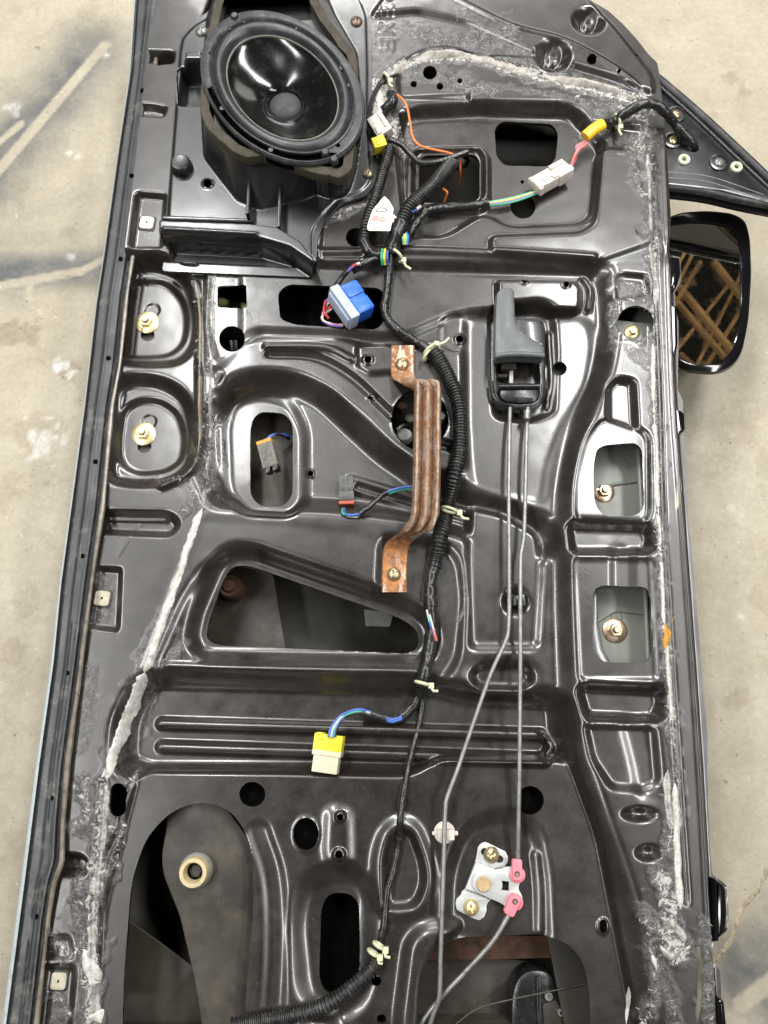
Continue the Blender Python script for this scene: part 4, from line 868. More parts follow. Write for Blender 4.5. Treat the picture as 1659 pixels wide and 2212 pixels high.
for i in range(n-1):
    for j in range(NV-1):
        a = i*NV+j; FA.append((a, a+1, a+NV+1, a+NV)); FA.append((a+N0, a+NV+N0, a+NV+1+N0, a+1+N0))
    a = i*NV; FA.append((a, a+NV, a+NV+N0, a+N0)); a = i*NV+NV-1; FA.append((a, a+N0, a+NV+N0, a+NV))
for i in (0, n-1):
    for j in range(NV-1): a = i*NV+j; FA.append((a, a+N0, a+1+N0, a+1))
brk = part(add('pull_bracket', V, FA, M['rust'], door, sharp=60)); wa = brk.data.attributes.new('rib_shading', 'FLOAT', 'POINT')
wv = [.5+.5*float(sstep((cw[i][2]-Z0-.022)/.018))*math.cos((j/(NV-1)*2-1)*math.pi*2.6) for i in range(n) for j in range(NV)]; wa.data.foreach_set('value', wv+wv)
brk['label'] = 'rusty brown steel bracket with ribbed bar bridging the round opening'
pan_screw(869, 786, 9.5, 14.5, M['zinc_dull'], brk); pan_screw(851, 1240, -3, 15, M['zinc_dull'], brk)

# ------------------------------------------------------------------ inner door handle
def hz(zx, zy): return (1031.3+.1538*zx, 592.5+.1538*zy)
hs = [hz(*p) for p in ((190, 640), (560, 600), (780, 600), (930, 640), (960, 760), (955, 1720), (880, 1840), (700, 1905), (480, 1905), (300, 1850), (200, 1740), (180, 1300))]
hn = plate('inner_handle', hs, -9, 6, M['black'], 14, .002, [fillet(WP([hz(*p) for p in ((290, 1180), (860, 1190), (890, 1400), (885, 1700), (820, 1800), (600, 1830), (350, 1800), (270, 1700), (260, 1350))], .007), .004)]); hn['label'] = 'black handle housing with a grey plastic pull lever'
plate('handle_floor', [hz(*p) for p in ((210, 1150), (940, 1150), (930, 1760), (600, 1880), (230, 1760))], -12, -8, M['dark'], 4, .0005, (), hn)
rim = [hz(*p) for p in ((195, 1500), (225, 1690), (300, 1790), (460, 1850), (620, 1862), (800, 1820), (900, 1730), (925, 1540))]
part(MB().tube(path([(x, y, 8.5) for x, y in rim]), .0019, 8).build('housing_rim', M['black'], hn))
lock = [hz(*p) for p in ((300, 1560), (600, 1530), (870, 1560), (885, 1700), (830, 1790), (600, 1815), (380, 1790), (300, 1700))]
plate('lock_lever', lock, -4, 7.5, M['black'], 10, .004, (), hn)
a, b = hz(300, 1580), hz(870, 1575); part(MB().tube([W(*a, .0085), W(*b, .0085)], .0030, 12).build('pivot_pin', M['black'], hn))
for q in (((340, 1190), (550, 1330)), ((300, 1400), (420, 1440)), ((450, 1350), (505, 1530))):
    (x0, y0), (x1, y1) = hz(*q[0]), hz(*q[1]); plate('mechanism', [(x0, y0), (x1, y0), (x1, y1), (x0, y1)], -6, 2 if q[0][0] != 450 else 5, M['plate'] if q[0][0] != 450 else M['rod'], 1, .0005, (), hn)
plate('housing_back', [hz(*p) for p in ((540, 640), (900, 650), (930, 1000), (700, 960), (560, 800))], 6.5, 9, M['mount'], 6, .0008, (), hn)
lv = [hz(*p) for p in ((258, 330), (275, 240), (330, 190), (400, 172), (480, 172), (520, 210), (530, 400), (535, 560), (565, 690), (640, 790), (760, 880), (900, 960), (945, 1010), (952, 1140), (925, 1178), (760, 1160), (560, 1150), (400, 1158), (270, 1180), (238, 1150), (240, 900), (245, 600))]
lev = plate('pull_lever', lv, 11, 24, M['grey_plastic'], 8, .0036, (), hn); lev['label'] = 'grey plastic pull lever of the inner handle'
lip = [hz(*p) for p in ((255, 1150), (400, 1128), (600, 1122), (780, 1132), (935, 1145))]
part(MB().tube(path([(x, y, 22) for x, y in lip]), .0028, 10).build('lever_lip', M['grey_plastic'], hn))

# ------------------------------------------------------------------ operating rods, guides and the bell crank
def rod(pts, r, label):
    o = part(MB().tube(path(pts, 10), r, 12).build('operating_rod', M['rod'], door)); o['label'] = label; return o
rod([(1102, 880, 8), (1100, 960, 12), (1099, 1097, 13), (1100, 1250, 13), (1099, 1345, 13), (1092, 1385, 13), (1058, 1461, 12), (1005, 1613, 10), (988, 1663, 10), (966, 1722, 10), (962, 1750, 10), (960, 1796, 10), (957, 1895, 9), (952, 2060, 7), (949, 2150, 5), (938, 2185, 3), (925, 2225, 0)], .0020, 'bent grey steel rod running from the handle past the white guide')
rod([(1140, 880, 8), (1137, 960, 12), (1134, 1097, 13), (1131, 1165, 13), (1125, 1203, 13), (1124, 1300, 14), (1124, 1428, 13), (1122, 1646, 10), (1120, 1770, 6), (1119, 1868, 1)], .0020, 'grey steel rod running from the handle to the pink clip')
rod([(1104, 1968, 1), (1097, 1980, 1), (1064, 2034, 1), (1011, 2093, 0), (955, 2152, -1), (925, 2190, -2), (900, 2225, -4)], .0021, 'grey steel rod leaving the lower pink clip')
a, b = W(1139, 888, .012), W(1138, 906, .012); part(MB().tube([a, b], .0034, 12).build('rod_collar', M['rod'], door))
c = on(1112, 1300); gd = MB()
gd.box((c.x, c.y, c.z+.006), (.0155, .0085, .012), .001).box((c.x-.0045, c.y, c.z+.0115), (.006, .011, .005), .0008).box((c.x+.0045, c.y, c.z+.0115), (.006, .011, .005), .0008); part(gd.build('rod_guide', M['black'], door))
c = on(960, 1798); r = px(23, 1798); gd = part(MB().lathe([(r, 0), (r, .0012), (r*.9, .002), (.00001, .002)], 36, c=c).build('rod_guide', M['white_plastic'], door)); gd['label'] = 'round white plastic rod guide'
m = MB(); m.box((c.x-.0035, c.y-.001, c.z+.005), (.0055, .0085, .0075)).box((c.x+.0042, c.y-.001, c.z+.005), (.0075, .0085, .0075)).box((c.x+r, c.y-.0005, c.z+.0016), (.005, .0035, .0022)).box((c.x-r*1.02, c.y-.0005, c.z+.0014), (.003, .003, .002)); part(m.build('guide_jaw', M['white_plastic'], gd))

def lz(zx, zy): return (960.05+.1323*zx, 1782.95+.1323*zy)
base = [lz(*p) for p in ((536, 430), (550, 350), (600, 295), (660, 272), (720, 292), (1000, 430), (1040, 520), (1035, 600), (985, 675), (900, 700), (820, 712), (760, 1215), (715, 1260), (690, 1300), (690, 1400), (650, 1500), (570, 1553), (480, 1525), (205, 1385), (178, 1280), (195, 1200), (265, 1140), (290, 1075), (335, 1040), (505, 590), (515, 550))]
slot = []
for t0, c_ in ((math.pi*.5+.46, lz(655, 430)), (-math.pi*.5+.46, lz(905, 555))):
    for k in range(9):
        a = t0+math.pi*k/8; slot.append((c_[0]+8*math.cos(a), c_[1]+8*math.sin(a)))
hb = -13.2
bc = plate('bell_crank', base, hb, hb+1.6, M['steel'], 2, .0004, [WP(slot, (hb+1.6)/1000)]); bc['label'] = 'pale zinc bell crank plate screwed down beside the rods'
plate('raised_web', [lz(*p) for p in ((512, 598), (830, 715), (760, 1225), (335, 1050))], hb+1, hb+4.2, M['steel'], 2, .0012, (), bc)
arm = [lz(*p) for p in ((470, 850), (520, 780), (620, 750), (940, 705), (970, 685), (1110, 668), (1210, 690), (1290, 730), (1318, 800), (1295, 880), (1235, 940), (1212, 1000), (1222, 1070), (1265, 1140), (1285, 1230), (1260, 1330), (1190, 1370), (1000, 1330), (910, 1265), (700, 1180), (540, 1100), (470, 1030), (452, 940))]
plate('crank_arm', arm, hb+4.4, hb+6.2, M['steel'], 3, .0005, [WP([lz(*p) for p in ((930, 905), (1055, 915), (1050, 1070), (925, 1055), (945, 1020), (945, 950))], (hb+6.2)/1000)], bc)
c = W(*lz(638, 955), (hb+6.1)/1000); r = px(16, 1905); part(MB().lathe([(r, 0), (r, .0012), (r*.9, .0017), (r*.5, .0014), (.00001, .0015)], 28, c=c).build('rivet', M['tan'], bc))
pan_screw(*lz(765, 480), hb+1.6, 17, M['zinc_dull'], bc, 1.1, dome=.5); pan_screw(*lz(437, 1338), hb+1.6, 17, M['zinc'], bc, .2, dome=.5)
def pink_clip(pts, cx_, cy_):
    o = plate('rod_clip', [lz(*p) for p in pts], hb+6, hb+12, M['pink'], 2.5, .0012, [circ(*lz(cx_, cy_), 6.3, hb+12, 16)]); o['label'] = 'pink plastic rod clip'; 
    c = W(*lz(cx_, cy_), (hb+9)/1000); part(MB().lathe([(.0021, -.004), (.0021, .001), (.0015, .0016), (.00001, .0016)], 12, c=c).build('rod_end', M['rod'], o))
    c = W(*lz(cx_, cy_), (hb+6.2)/1000); r = px(17, 1900); part(MB().lathe([(r, 0), (r, .0012), (r*.85, .0018), (r*.3, .0018)], 24, c=c).build('clip_base', M['pink'], o))
pink_clip(((1112, 580), (1135, 555), (1260, 560), (1275, 600), (1268, 890), (1245, 910), (1125, 905), (1110, 700)), 1190, 800)
pink_clip(((1060, 1180), (1130, 1115), (1230, 1160), (1265, 1230), (1200, 1370), (1140, 1500), (1090, 1505), (985, 1440), (975, 1390), (1010, 1330)), 1155, 1250)
# ------------------------------------------------------------------ plastic speaker mount
mo = [(384, 109), (392, 74), (417, 46), (449, 27), (480, -40), (760, -40), (774, 0), (795, 25), (803, 70), (803, 153), (802, 250), (812, 330), (815, 395), (788, 425), (735, 440), (702, 478), (686, 518), (682, 590), (345, 576), (352, 540), (362, 430), (372, 300), (382, 160)]
mf = Field(fillet(WP(mo, .016), .004, 3), .00105, .0165, False)
def zs(zx, zy): return (384+.2728*zx, .2728*zy)
ML = mf.level
ML([(395, 82), (420, 55), (450, 38), (480, -60), (755, -60), (790, 35), (793, 150), (792, 250), (800, 390), (780, 412), (728, 428), (690, 468), (672, 500), (672, 600), (358, 600), (365, 440), (380, 250), (390, 110)], 18, 6, 14)
tower = [zs(*p) for p in ((250, 190), (290, 20), (340, -150), (1060, -120), (1170, 110), (1330, 340), (1400, 430), (1410, 560), (1420, 900), (1390, 1150), (1330, 1330), (1200, 1370), (900, 1270), (700, 1215), (540, 1220), (400, 1150), (245, 1000), (190, 800), (195, 620))]
P = fillet(WP(tower, .058), .006); k = mf.win(P, .03); d = sdf_poly(mf.X[k], mf.Y[k], P)
B = fillet(WP([zs(*p) for p in ((235, 150), (300, -180), (1120, -180), (1250, 130), (1420, 420), (1440, 700), (1440, 1100), (1400, 1330), (1180, 1500), (990, 1590), (640, 1665), (480, 1600), (340, 1420), (212, 1250), (200, 1010), (190, 700))], .018), .006)
k = mf.win(B, .03); d = sdf_poly(mf.X[k], mf.Y[k], P); db = -sdf_poly(mf.X[k], mf.Y[k], B)
t = np.where(d <= 0, 1.0, np.clip(db/(db+d+1e-9), 0, 1)*(db > 0)); t = np.where(d <= 0, 1.0, t*.97)
mf.H[k] = mf.H[k]*(1-t)+.058*t
# ledge with a curved end, dark step below it
ML([(350, 506), (560, 514), (640, 545), (676, 575), (676, 600), (335, 600)], 3, 5, 4)
ML([(335, 562), (690, 578), (690, 640), (330, 640)], 8, 5, 2)
ML([(340, 472), (540, 480), (600, 488), (652, 520), (684, 562), (676, 568), (622, 532), (560, 514), (340, 502)], 36, 6, 4)
ML([(340, 462), (545, 470), (545, 480), (340, 474)], 26, 6, 2); mf.bead([(355, 497), (555, 508)], 2.5, 5, 34, .3, False)
ML([(398, 110), (436, 108), (440, 170), (396, 172)], 30, 8, 6); ML([(396, 184), (452, 184), (452, 262), (398, 262)], -6, 5, 8)
EH = WP([(610+165*math.cos(t)*.777-118*math.sin(t)*.629, 187+165*math.cos(t)*.629+118*math.sin(t)*.777) for t in np.linspace(0, 2*math.pi, 48, endpoint=False)], .074)
k = mf.win(EH, .012); mf.HOLE[k] = np.minimum(mf.HOLE[k], sdf_poly(mf.X[k], mf.Y[k], EH))
mf.H = blur(mf.H, 1); mf.rhole(449, 397, 9, None, 18, 1, 1.7)
mount = part(mf.build('speaker_mount', M['mount'], door, .003)); mount['label'] = 'black plastic speaker mount with raised tower and curved ledge'
for x, y0, y1 in ((537, 372, 470), (604, 398, 498)):
    a, b = W(x, y0, .040), W(x, y1, .030); part(MB().prism(np.array([(a.x-.0016, b.y), (a.x+.0016, b.y), (a.x+.0016, a.y), (a.x-.0016, a.y)]), Z0+.017, Z0+.037, .0006).build('gusset', M['mount'], mount))
c = W(394, 364, .018); r = px(21, 364); part(MB().lathe([(r*1.12, -.002), (r*1.08, .0045), (r*1.0, .0085), (r*.82, .0100), (r*.6, .0096), (.00001, .0096)], 36, c=c).build('rubber_stop', M['black'], mount))
pan_screw(435, 68, 18, 13, M['rod'], mount); pan_screw(770, 47, 18, 13, simple('brown_screw', (.20, .14, .11), .4, metal=.6), mount); pan_screw(795, 376, 18, 12, M['zinc_dull'], mount)

# ------------------------------------------------------------------ loudspeaker
DH = 11.0
speaker = empty('loudspeaker', tuple(W(610, 187, .058))); tag(speaker, 'oval black loudspeaker with glossy cone and dusty dome on the door', 'loudspeaker')
SI = Matrix.Translation(-speaker.location)
def sp(o):
    if o.parent == speaker: o.matrix_parent_inverse = SI
    return o
def ell(cx_, cy_, a, b, ang, h, n=72):
    ca, sa = math.cos(ang), math.sin(ang)
    return WP([(cx_+a*math.cos(t)*ca-b*math.sin(t)*sa, cy_+a*math.cos(t)*sa+b*math.sin(t)*ca) for t in np.linspace(0, 2*math.pi, n, endpoint=False)], h)
E = ell(610, 187, 194, 142, math.radians(39), .074); EC = E.mean(0); ED = E-EC
def ring(s, h, circ_=0.0, rc=.02):
    D = ED*s; a = np.arctan2(ED[:, 1], ED[:, 0]); Cc = np.stack([np.cos(a), np.sin(a)], -1)*rc
    Q = EC+D*(1-circ_)+Cc*circ_; return [(q[0], q[1], Z0+(h+DH)/1000) for q in Q]
def shell(name, rings, mat, close=False):
    n = len(ED); V = [v for r_ in rings for v in r_]; FA = [(i*n+k, i*n+(k+1) % n, (i+1)*n+(k+1) % n, (i+1)*n+k) for i in range(len(rings)-1) for k in range(n)]
    if close: FA.append(tuple(range((len(rings)-1)*n, len(rings)*n)))
    o = sp(add(name, V, FA, mat, speaker, sharp=50)); return o
# foam gasket
fo = [zs(*p) for p in ((235, 250), (262, 130), (280, 40), (330, -130), (1080, -130), (1120, 10), (1180, 120), (1290, 260), (1340, 340), (1400, 400), (1425, 470), (1428, 600), (1440, 800), (1445, 1000), (1400, 1170), (1385, 1320), (1330, 1380), (1265, 1412), (1200, 1385), (1080, 1370), (900, 1300), (780, 1245), (680, 1230), (540, 1245), (440, 1200), (330, 1110), (225, 1010), (180, 900), (172, 780), (185, 640))]
fp = fillet(WP(fo, .069), .003, 3); fp = fp+rng.normal(0, .0003, fp.shape)
tn = np.roll(fp, -2, 0)-np.roll(fp, 2, 0); tn /= np.linalg.norm(tn, axis=1, keepdims=True)+1e-9; nn = np.stack([-tn[:, 1], tn[:, 0]], -1)
nn *= np.sign(((EC-fp)*nn).sum(1, keepdims=True)); fi = fp+nn*.0095
g = sp(MB().prism(fp, Z0+.0575, Z0+.069, .0015, [fi]).build('foam_gasket', M['foam'], speaker)); g['label'] = 'uneven olive foam gasket under the speaker rim'
# frame with screw holes
holes = [EC+ED*.875]
def sh(x, y, r=7.5):
    q = W(*zs(x, y), .075); R = px(5.2, 187, .064); return np.array([(q.x+R*math.cos(a), q.y+R*math.sin(a)) for a in np.linspace(0, 2*math.pi, 12, endpoint=False)])
for p in ((405, 222), (520, 165), (950, 222), (1300, 535), (1362, 672), (285, 708), (350, 855), (735, 1185), (1268, 1150), (262, 420)): holes.append(sh(*p))
sp(MB().prism(EC+ED, Z0+.0685, Z0+.075, .0015, holes).build('frame', M['spk'], speaker))
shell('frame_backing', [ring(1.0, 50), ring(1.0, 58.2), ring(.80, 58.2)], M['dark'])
shell('frame_lip', [ring(1.012, 58), ring(1.018, 61), ring(1.005, 62.5), ring(.985, 62.4)], M['spk'])
shell('trim_ring', [ring(.905, 63.6), ring(.90, 65.2), ring(.888, 65.6), ring(.872, 64.5), ring(.862, 61.5), ring(.85, 61.2)], M['spk'])
shell('surround', [ring(.862, 60.8), ring(.85, 63.0), ring(.835, 64.6), ring(.815, 65.8), ring(.79, 66.4), ring(.765, 66.1), ring(.742, 64.8), ring(.722, 62.6), ring(.708, 60.2), ring(.698, 59.4), ring(.682, 59.5)], M['surround'])
shell('cone_edge', [ring(.70, 59.4), ring(.694, 60.4), ring(.684, 60.4), ring(.680, 59.0)], M['dome_ring'])
cr = []
for i in range(22):
    u = i/21; cr.append(ring(.684*(1-u)+0.20*u, 59.2-27*(u**.9), sstep(u)*1.0, .0170))
shell('cone', cr, M['cone'])
dm = [ring(.25, 31.5, 1, .0205), ring(.25, 34.2, 1, .0202), ring(.25, 34.6, 1, .0188)]; shell('dome_ring', dm+[ring(.25, 34.0, 1, .0168)], M['dome_ring'])
shell('dust_dome', [ring(.25, 33.8+8*math.sin(u*math.pi/2), 1, .0172*math.cos(u*math.pi/2)+1e-5) for u in np.linspace(0, 1, 12)], M['dome'])
for z_ in ((450, 135), (1170, 1215), (1240, 1270)):       # little lugs at the rim
    c = W(*zs(*z_), .0745); sp(MB().lathe([(.0042, -.003), (.0040, .0018), (.0028, .0032), (.00001, .0034)], 16, c=c).build('rim_lug', M['spk'], speaker))
# ------------------------------------------------------------------ wiring harness lying on the door
harness = empty('wiring_harness', tuple(W(905, 1300, .004))); tag(harness, 'black taped and corrugated wiring loom with coloured plugs draped over the door', 'wiring harness')
HI = Matrix.Translation(-harness.location)
def hp(o, label=None):
    if o.parent == harness: o.matrix_parent_inverse = HI
    if label: o['label'] = label
    return o
def lift(pts, r, extra=.0005):
    """rest a run of wire on the panel: photo points -> path r above the metal"""
    out = []
    for p in pts:
        if len(p) > 2: out.append(tuple(W(p[0], p[1], hm(p[2])/1000))); continue
        q = on(p[0], p[1]); h = q.z-Z0+r+extra; q = W(p[0], p[1], h); out.append(tuple(q))
    return [Vector(v) for v in catmull(out, 10)]
def conduit(pts, r, label=None, pitch=.0031):
    P = resample(lift(pts, r), pitch/7)
    f = lambda s: r*(1+.13*(2*sstep(.5+.9*math.sin(2*math.pi*s/pitch))-1))
    return hp(MB().tube(P, f, 18).build('corrugated_conduit', M['conduit'], harness, sharp=180), label)
def taped(pts, r, label=None, seed=1, wind=.011):
    P = resample(lift(pts, r), .0011); rr = random.Random(seed); ph = rr.random()*6
    m = MB().tube(P, lambda s: r*(1+.07*math.sin(s*170+ph)+.05*math.sin(s*410+ph*2)), 16)
    n = 16                                                    # overlapped spiral edge of the tape
    for i, v in enumerate(m.v[:len(P)*n]):
        a = (i % n)/n; s = (i//n)*.0011; q = (s/wind+a) % 1.0; c = P[i//n]; m.v[i] = c+(v-c)*(1.06-.10*q+.03*(rr.random()-.5))
    return hp(m.build('taped_loom', M['tape'], harness, sharp=60), label)
def wire(pts, mat, r=.0011, name='wire'): return hp(MB().tube(lift(pts, r), r, 8).build(name, M[mat], harness))
conduit([(1000, 348, -14), (985, 352, 0), (972, 357, 12), (950, 384, 22), (929, 407, 24), (886, 446, 26), (866, 486, 24)], .0070, 'thick corrugated conduit coming out of the square opening')
conduit([(843, 318, 26), (838, 340, 26), (830, 364, 26), (813, 420, 27), (793, 476, 25), (784, 525, 22)], .0050, 'thin corrugated conduit beside the paper tag')
taped([(868, 482, 24), (856, 512, 22), (846, 545, 16)], .0085, seed=3); taped([(784, 520, 22), (800, 545, 20), (835, 555, 16)], .0055, seed=4); taped([(920, 455, 20), (890, 495, 18), (868, 530, 14)], .0050, seed=5)
taped([(843, 550, 16), (840, 590), (836, 631), (831, 674), (853, 707), (892, 734), (916, 748), (940, 766)], .0044, 'taped loom running down from the junction', 6)
conduit([(934, 760), (948, 776), (965, 807), (982, 846), (993, 889), (995, 929), (992, 978), (982, 1028), (969, 1078), (964, 1107), (952, 1157), (942, 1206), (938, 1228)], .0068, 'long corrugated conduit curving beside the rusty bracket')
taped([(940, 1216), (932, 1245), (929, 1282), (932, 1329), (934, 1362), (926, 1411), (916, 1461), (913, 1475)], .0064, 'taped loom below the bracket with a tear showing coloured wires', 7)
taped([(912, 1470), (905, 1500), (888, 1530), (862, 1552), (838, 1554), (812, 1546), (785, 1540)], .0046, seed=8)
taped([(913, 1478), (914, 1510), (906, 1560), (889, 1626), (879, 1673), (869, 1729), (864, 1772), (863, 1812), (850, 1878), (836, 1928), (830, 1994), (822, 2030), (812, 2066)], .0031, 'thin taped branch running down to the rear conduit', 9)
conduit([(815, 2066), (803, 2093, 6), (760, 2133, 8), (714, 2166, 8), (664, 2186), (605, 2199), (549, 2209), (500, 2216)], .0058, 'corrugated conduit crossing the slot at the rear edge')
for k, (a, b, mt_) in enumerate((((924, 1330), (936, 1368), 'blue_w'), ((928, 1328), (941, 1376), 'white_w'), ((922, 1322), (932, 1358), 'teal_w'), ((934, 1352), (943, 1384), 'coral_w'), ((922, 1318), (926, 1335), 'white_w'))):
    wire([(*a, 14.6), ((a[0]+b[0])/2, (a[1]+b[1])/2, 15.6), (*b, 14.2)], mt_, .0010)
for k, mt_ in enumerate(('blue_w', 'blue_w', 'white_w', 'green_w', 'blue_w', 'tape')):
    o = (k-2.5)*1.7; wire([(800, 1541+o, 2+(k % 3)*2), (773+o*.3, 1536+o, 3+(k % 2)*3), (740+o, 1548+o*.6, 5), (722+o*1.6, 1572, 7), (716+o*1.8, 1592, 8)], mt_, .00095)
for k, mt_ in enumerate(('blue_w', 'blue_w')): wire([(836, 1552+k*4, 3), (848, 1555+k*4, 4), (868, 1549+k*4, 3)], mt_, .0014)
# orange wire, thin black leads at the top
wire([(848, 205, 18), (862, 208, 22), (878, 228, 22), (886, 265, 18), (892, 296, 15), (908, 315, 14), (940, 324, 12), (968, 330, 10), (990, 342, 9), (994, 372, 2), (990, 396, -12)], 'orange_w', .0013, 'orange_wire'); wire([(958, 408, -6), (966, 416, -4), (960, 436, -12)], 'orange_w', .0012, 'orange_wire')
taped([(845, 205, 18), (850, 216, 22), (838, 232, 20), (828, 240, 18)], .0055, seed=10); wire([(832, 165), (815, 190), (800, 225), (797, 256), (812, 280, 22), (834, 296, 24)], 'tape', .0022, 'black_lead'); wire([(840, 300, 24), (866, 312, 20), (885, 332, 16), (905, 350, 14), (930, 352, 14), (960, 346, 14), (1010, 328, 14)], 'tape', .0032, 'black_lead')
wire([(860, 160), (840, 168), (820, 185), (806, 215), (800, 250)], 'tape', .0016, 'black_lead')
taped([(900, 470, 16), (930, 452, 14), (975, 448, 12), (1010, 446, 12), (1055, 438, 12)], .0040, 'taped branch leading to the white mirror plug', 11)
for k, mt_ in enumerate(('teal_w', 'yellow_w', 'violet_w', 'green_w')): wire([(1050, 438+k*2, 11), (1085, 432+k*3, 12), (1120, 424+k*3, 12), (1160, 412+k*2, 13)], mt_, .0011)
for k, mt_ in enumerate(('teal_w', 'yellow_w', 'teal_w', 'blue_w')): wire([(866+k*4, 496+k*2, 24), (870+k*4, 512, 25), (872+k*3, 528, 22)], mt_, .0011)
for k, mt_ in enumerate(('green_w', 'yellow_w', 'blue_w')): wire([(826+k*6, 538, 20), (824+k*6, 556, 21), (826+k*6, 572, 17)], mt_, .0013)
wire([(880, 460, 27), (893, 456, 27), (905, 450, 24)], 'blue_w', .0018); wire([(900, 452, 27), (908, 446, 26)], 'white_w', .0018)
# wires to the blue plug
taped([(832, 556, 16), (805, 560, 18), (782, 572, 18), (760, 585, 16)], .0040, seed=12); wire([(778, 572, 20), (762, 576, 21), (748, 588, 18), (735, 605, 14), (716, 630, 10)], 'tape', .0030, 'black_lead')
wire([(776, 570, 22.5), (766, 573, 23), (756, 580, 21)], 'red_w', .0015); wire([(762, 576, 23.5), (752, 586, 21)], 'violet_w', .0015); wire([(777, 569, 23.8), (770, 571, 24.2)], 'white_w', .0016)
for k, (mt_, o) in enumerate((('red_w', 0), ('white_w', 6), ('red_w', 11), ('violet_w', 3), ('white_w', 14))):
    wire([(706+o*.8, 640+o*2, 8), (700-o*.2, 668+o, 10), (696+o*.3, 690+o*.3, 9), (712+o, 702, 9), (738+o*.5, 706-o*.4, 10)] if k else [(703, 650, 10), (700, 672, 12), (710, 688, 10)], mt_, .0014)

def oriented(name, c, ang, boxes, mat, parent=None, label=None, tilt=0.0, own=True):
    """boxes given as (u, v, w, su, sv, sw) in mm: u along the plug, v across, w up"""
    m = MB()
    for u, v, w, su, sv, sw in boxes: m.box((u/1000, v/1000, w/1000), (su/1000, sv/1000, sw/1000), .0007)
    m.tf(Matrix.Translation(c) @ Matrix.Rotation(ang, 4, 'Z') @ Matrix.Rotation(tilt, 4, 'X'))
    return hp(m.build(name, mat, parent or harness), label)
R = math.radians
# plug by the speaker: white with yellow end
c = W(824, 277, .026); p = oriented('plug', c, R(-62), [(-2, 0, 0, 26, 17, 12), (-4, 5, 5, 20, 3, 4), (4, -4, 6, 10, 5, 3)], M['white_plastic'], label='white plug with yellow end beside the speaker', tilt=.3); oriented('plug_lock', W(819, 313, .028), R(-72), [(0, 0, 0, 13, 14, 11), (1, 0, 5.5, 6, 6, 1.5)], M['yellow'], p)
# mirror plug
c = W(1191, 384, .016); p = oriented('plug', c, R(32), [(-9, 0, 0, 26, 19, 11), (12, 0, 0, 18, 21, 13), (10, 6, 6, 16, 5, 4), (4, -6, 6, 14, 5, 3), (-20, 0, 0, 5, 22, 9), (20, -5, 2, 5, 8, 8), (-6, 0, 6, 14, 8, 1.5)], M['white_plastic'], label='pale white two part plug on the mirror cable', tilt=-.25)
for k, mt_ in enumerate(('coral_w', 'coral_w', 'violet_w', 'orange_w')): wire([(1232+k*3, 366-k*5, 16), (1240+k*2, 340-k*4, 20), (1252-k*2, 322-k*2, 22), (1266+k, 312-k*3, 22), (1270, 296-k, 22)], mt_, .0014)
m = MB().tube(path([(1264, 296, 24), (1282, 280, 25), (1302, 268, 25)]), .0064, 14, flat=.8); hp(m.build('yellow_sleeve', M['orange_tape'], harness), 'amber yellow sleeve on the mirror cable')
taped([(1298, 270, 24), (1325, 262, 22), (1350, 246, 26), (1385, 226, 30), (1415, 226, 30), (1440, 245, 26), (1458, 268, 20), (1480, 292, 16), (1497, 312, 12), (1500, 322, 6), (1502, 330, -6)], .0052, 'black taped mirror cable looping over the panel edge', 13)
# blue plug with a grey blue half
c = W(757, 657, .020); p = oriented('plug', c, R(-57), [(0, 6, 0, 36, 19, 18), (10, 7, 9.1, 14, 18, 1.4), (-9, 7, 9.4, 15, 18, 1.8), (0, 16, -1, 33, 3, 13)], M['blue'], label='bright blue plug over the slot', tilt=-.22)
oriented('plug_half', c, R(-57), [(0, -8.5, .5, 41, 10, 20), (0, -13.8, -1, 37, 3, 13), (3, -8, 10.6, 4, 5, 1)], M['pale_blue'], p, tilt=-.22)
# dark grey plug in the tall slot, orange seal
c = W(582, 988, -.018); p = oriented('plug', c, R(-74), [(-2, 0, 0, 27, 16, 12), (-4, -3, 6, 14, 3, 1.5)], M['plug_dusty'], label='dusty dark plug hanging in the tall slot', tilt=.2); oriented('plug_seal', c, R(-74), [(-16, 0, 0, 4, 16, 13)], simple('amber_seal', (.50, .27, .05), .5), p, tilt=.2); oriented('plug_tip', c, R(-74), [(13, -4, 0, 7, 6, 11), (13, 4, 0, 7, 6, 11)], M['black'], p, tilt=.2)
for k in range(3): wire([(574+k*3, 958, -18), (580+k*4, 945, -16), (596+k*3, 938, -18), (625, 940+k*4, -26)], ('blue_w', 'blue_w', 'tape')[k], .0013)
# black plug with red seal, blue and green wires running under the bracket
c = on(749, 1066)+Vector((0, 0, .007)); p = oriented('plug', c, R(-88), [(-6, 0, 0, 18, 13.5, 11), (-7, -3, 5.5, 14, 2, 2), (-7, 3, 5.5, 14, 2, 2), (6, 0, .5, 9, 15, 12)], M['plug_dark'], label='dark grey plug with a red seal on the lower plate'); oriented('plug_seal', c, R(-88), [(12.5, 0, 0, 3.4, 15, 12)], simple('red_seal', (.42, .07, .04), .45), p)
wire([(744, 1098, -2), (746, 1110, 6), (760, 1113, 7), (780, 1108, 7), (800, 1092, 5), (822, 1072, 4), (850, 1058, 4), (880, 1052, 6), (905, 1052, 8)], 'blue_w', .0013); wire([(740, 1097, -3), (740, 1108, 5), (752, 1113, 6), (775, 1111, 6), (800, 1096, 4), (822, 1076, 3), (852, 1062, 3), (882, 1056, 5), (905, 1056, 7)], 'green_w', .0012)
taped([(776, 1110, 6.8), (798, 1094, 5), (822, 1073, 3.8), (836, 1064, 3.8)], .0026, seed=14)
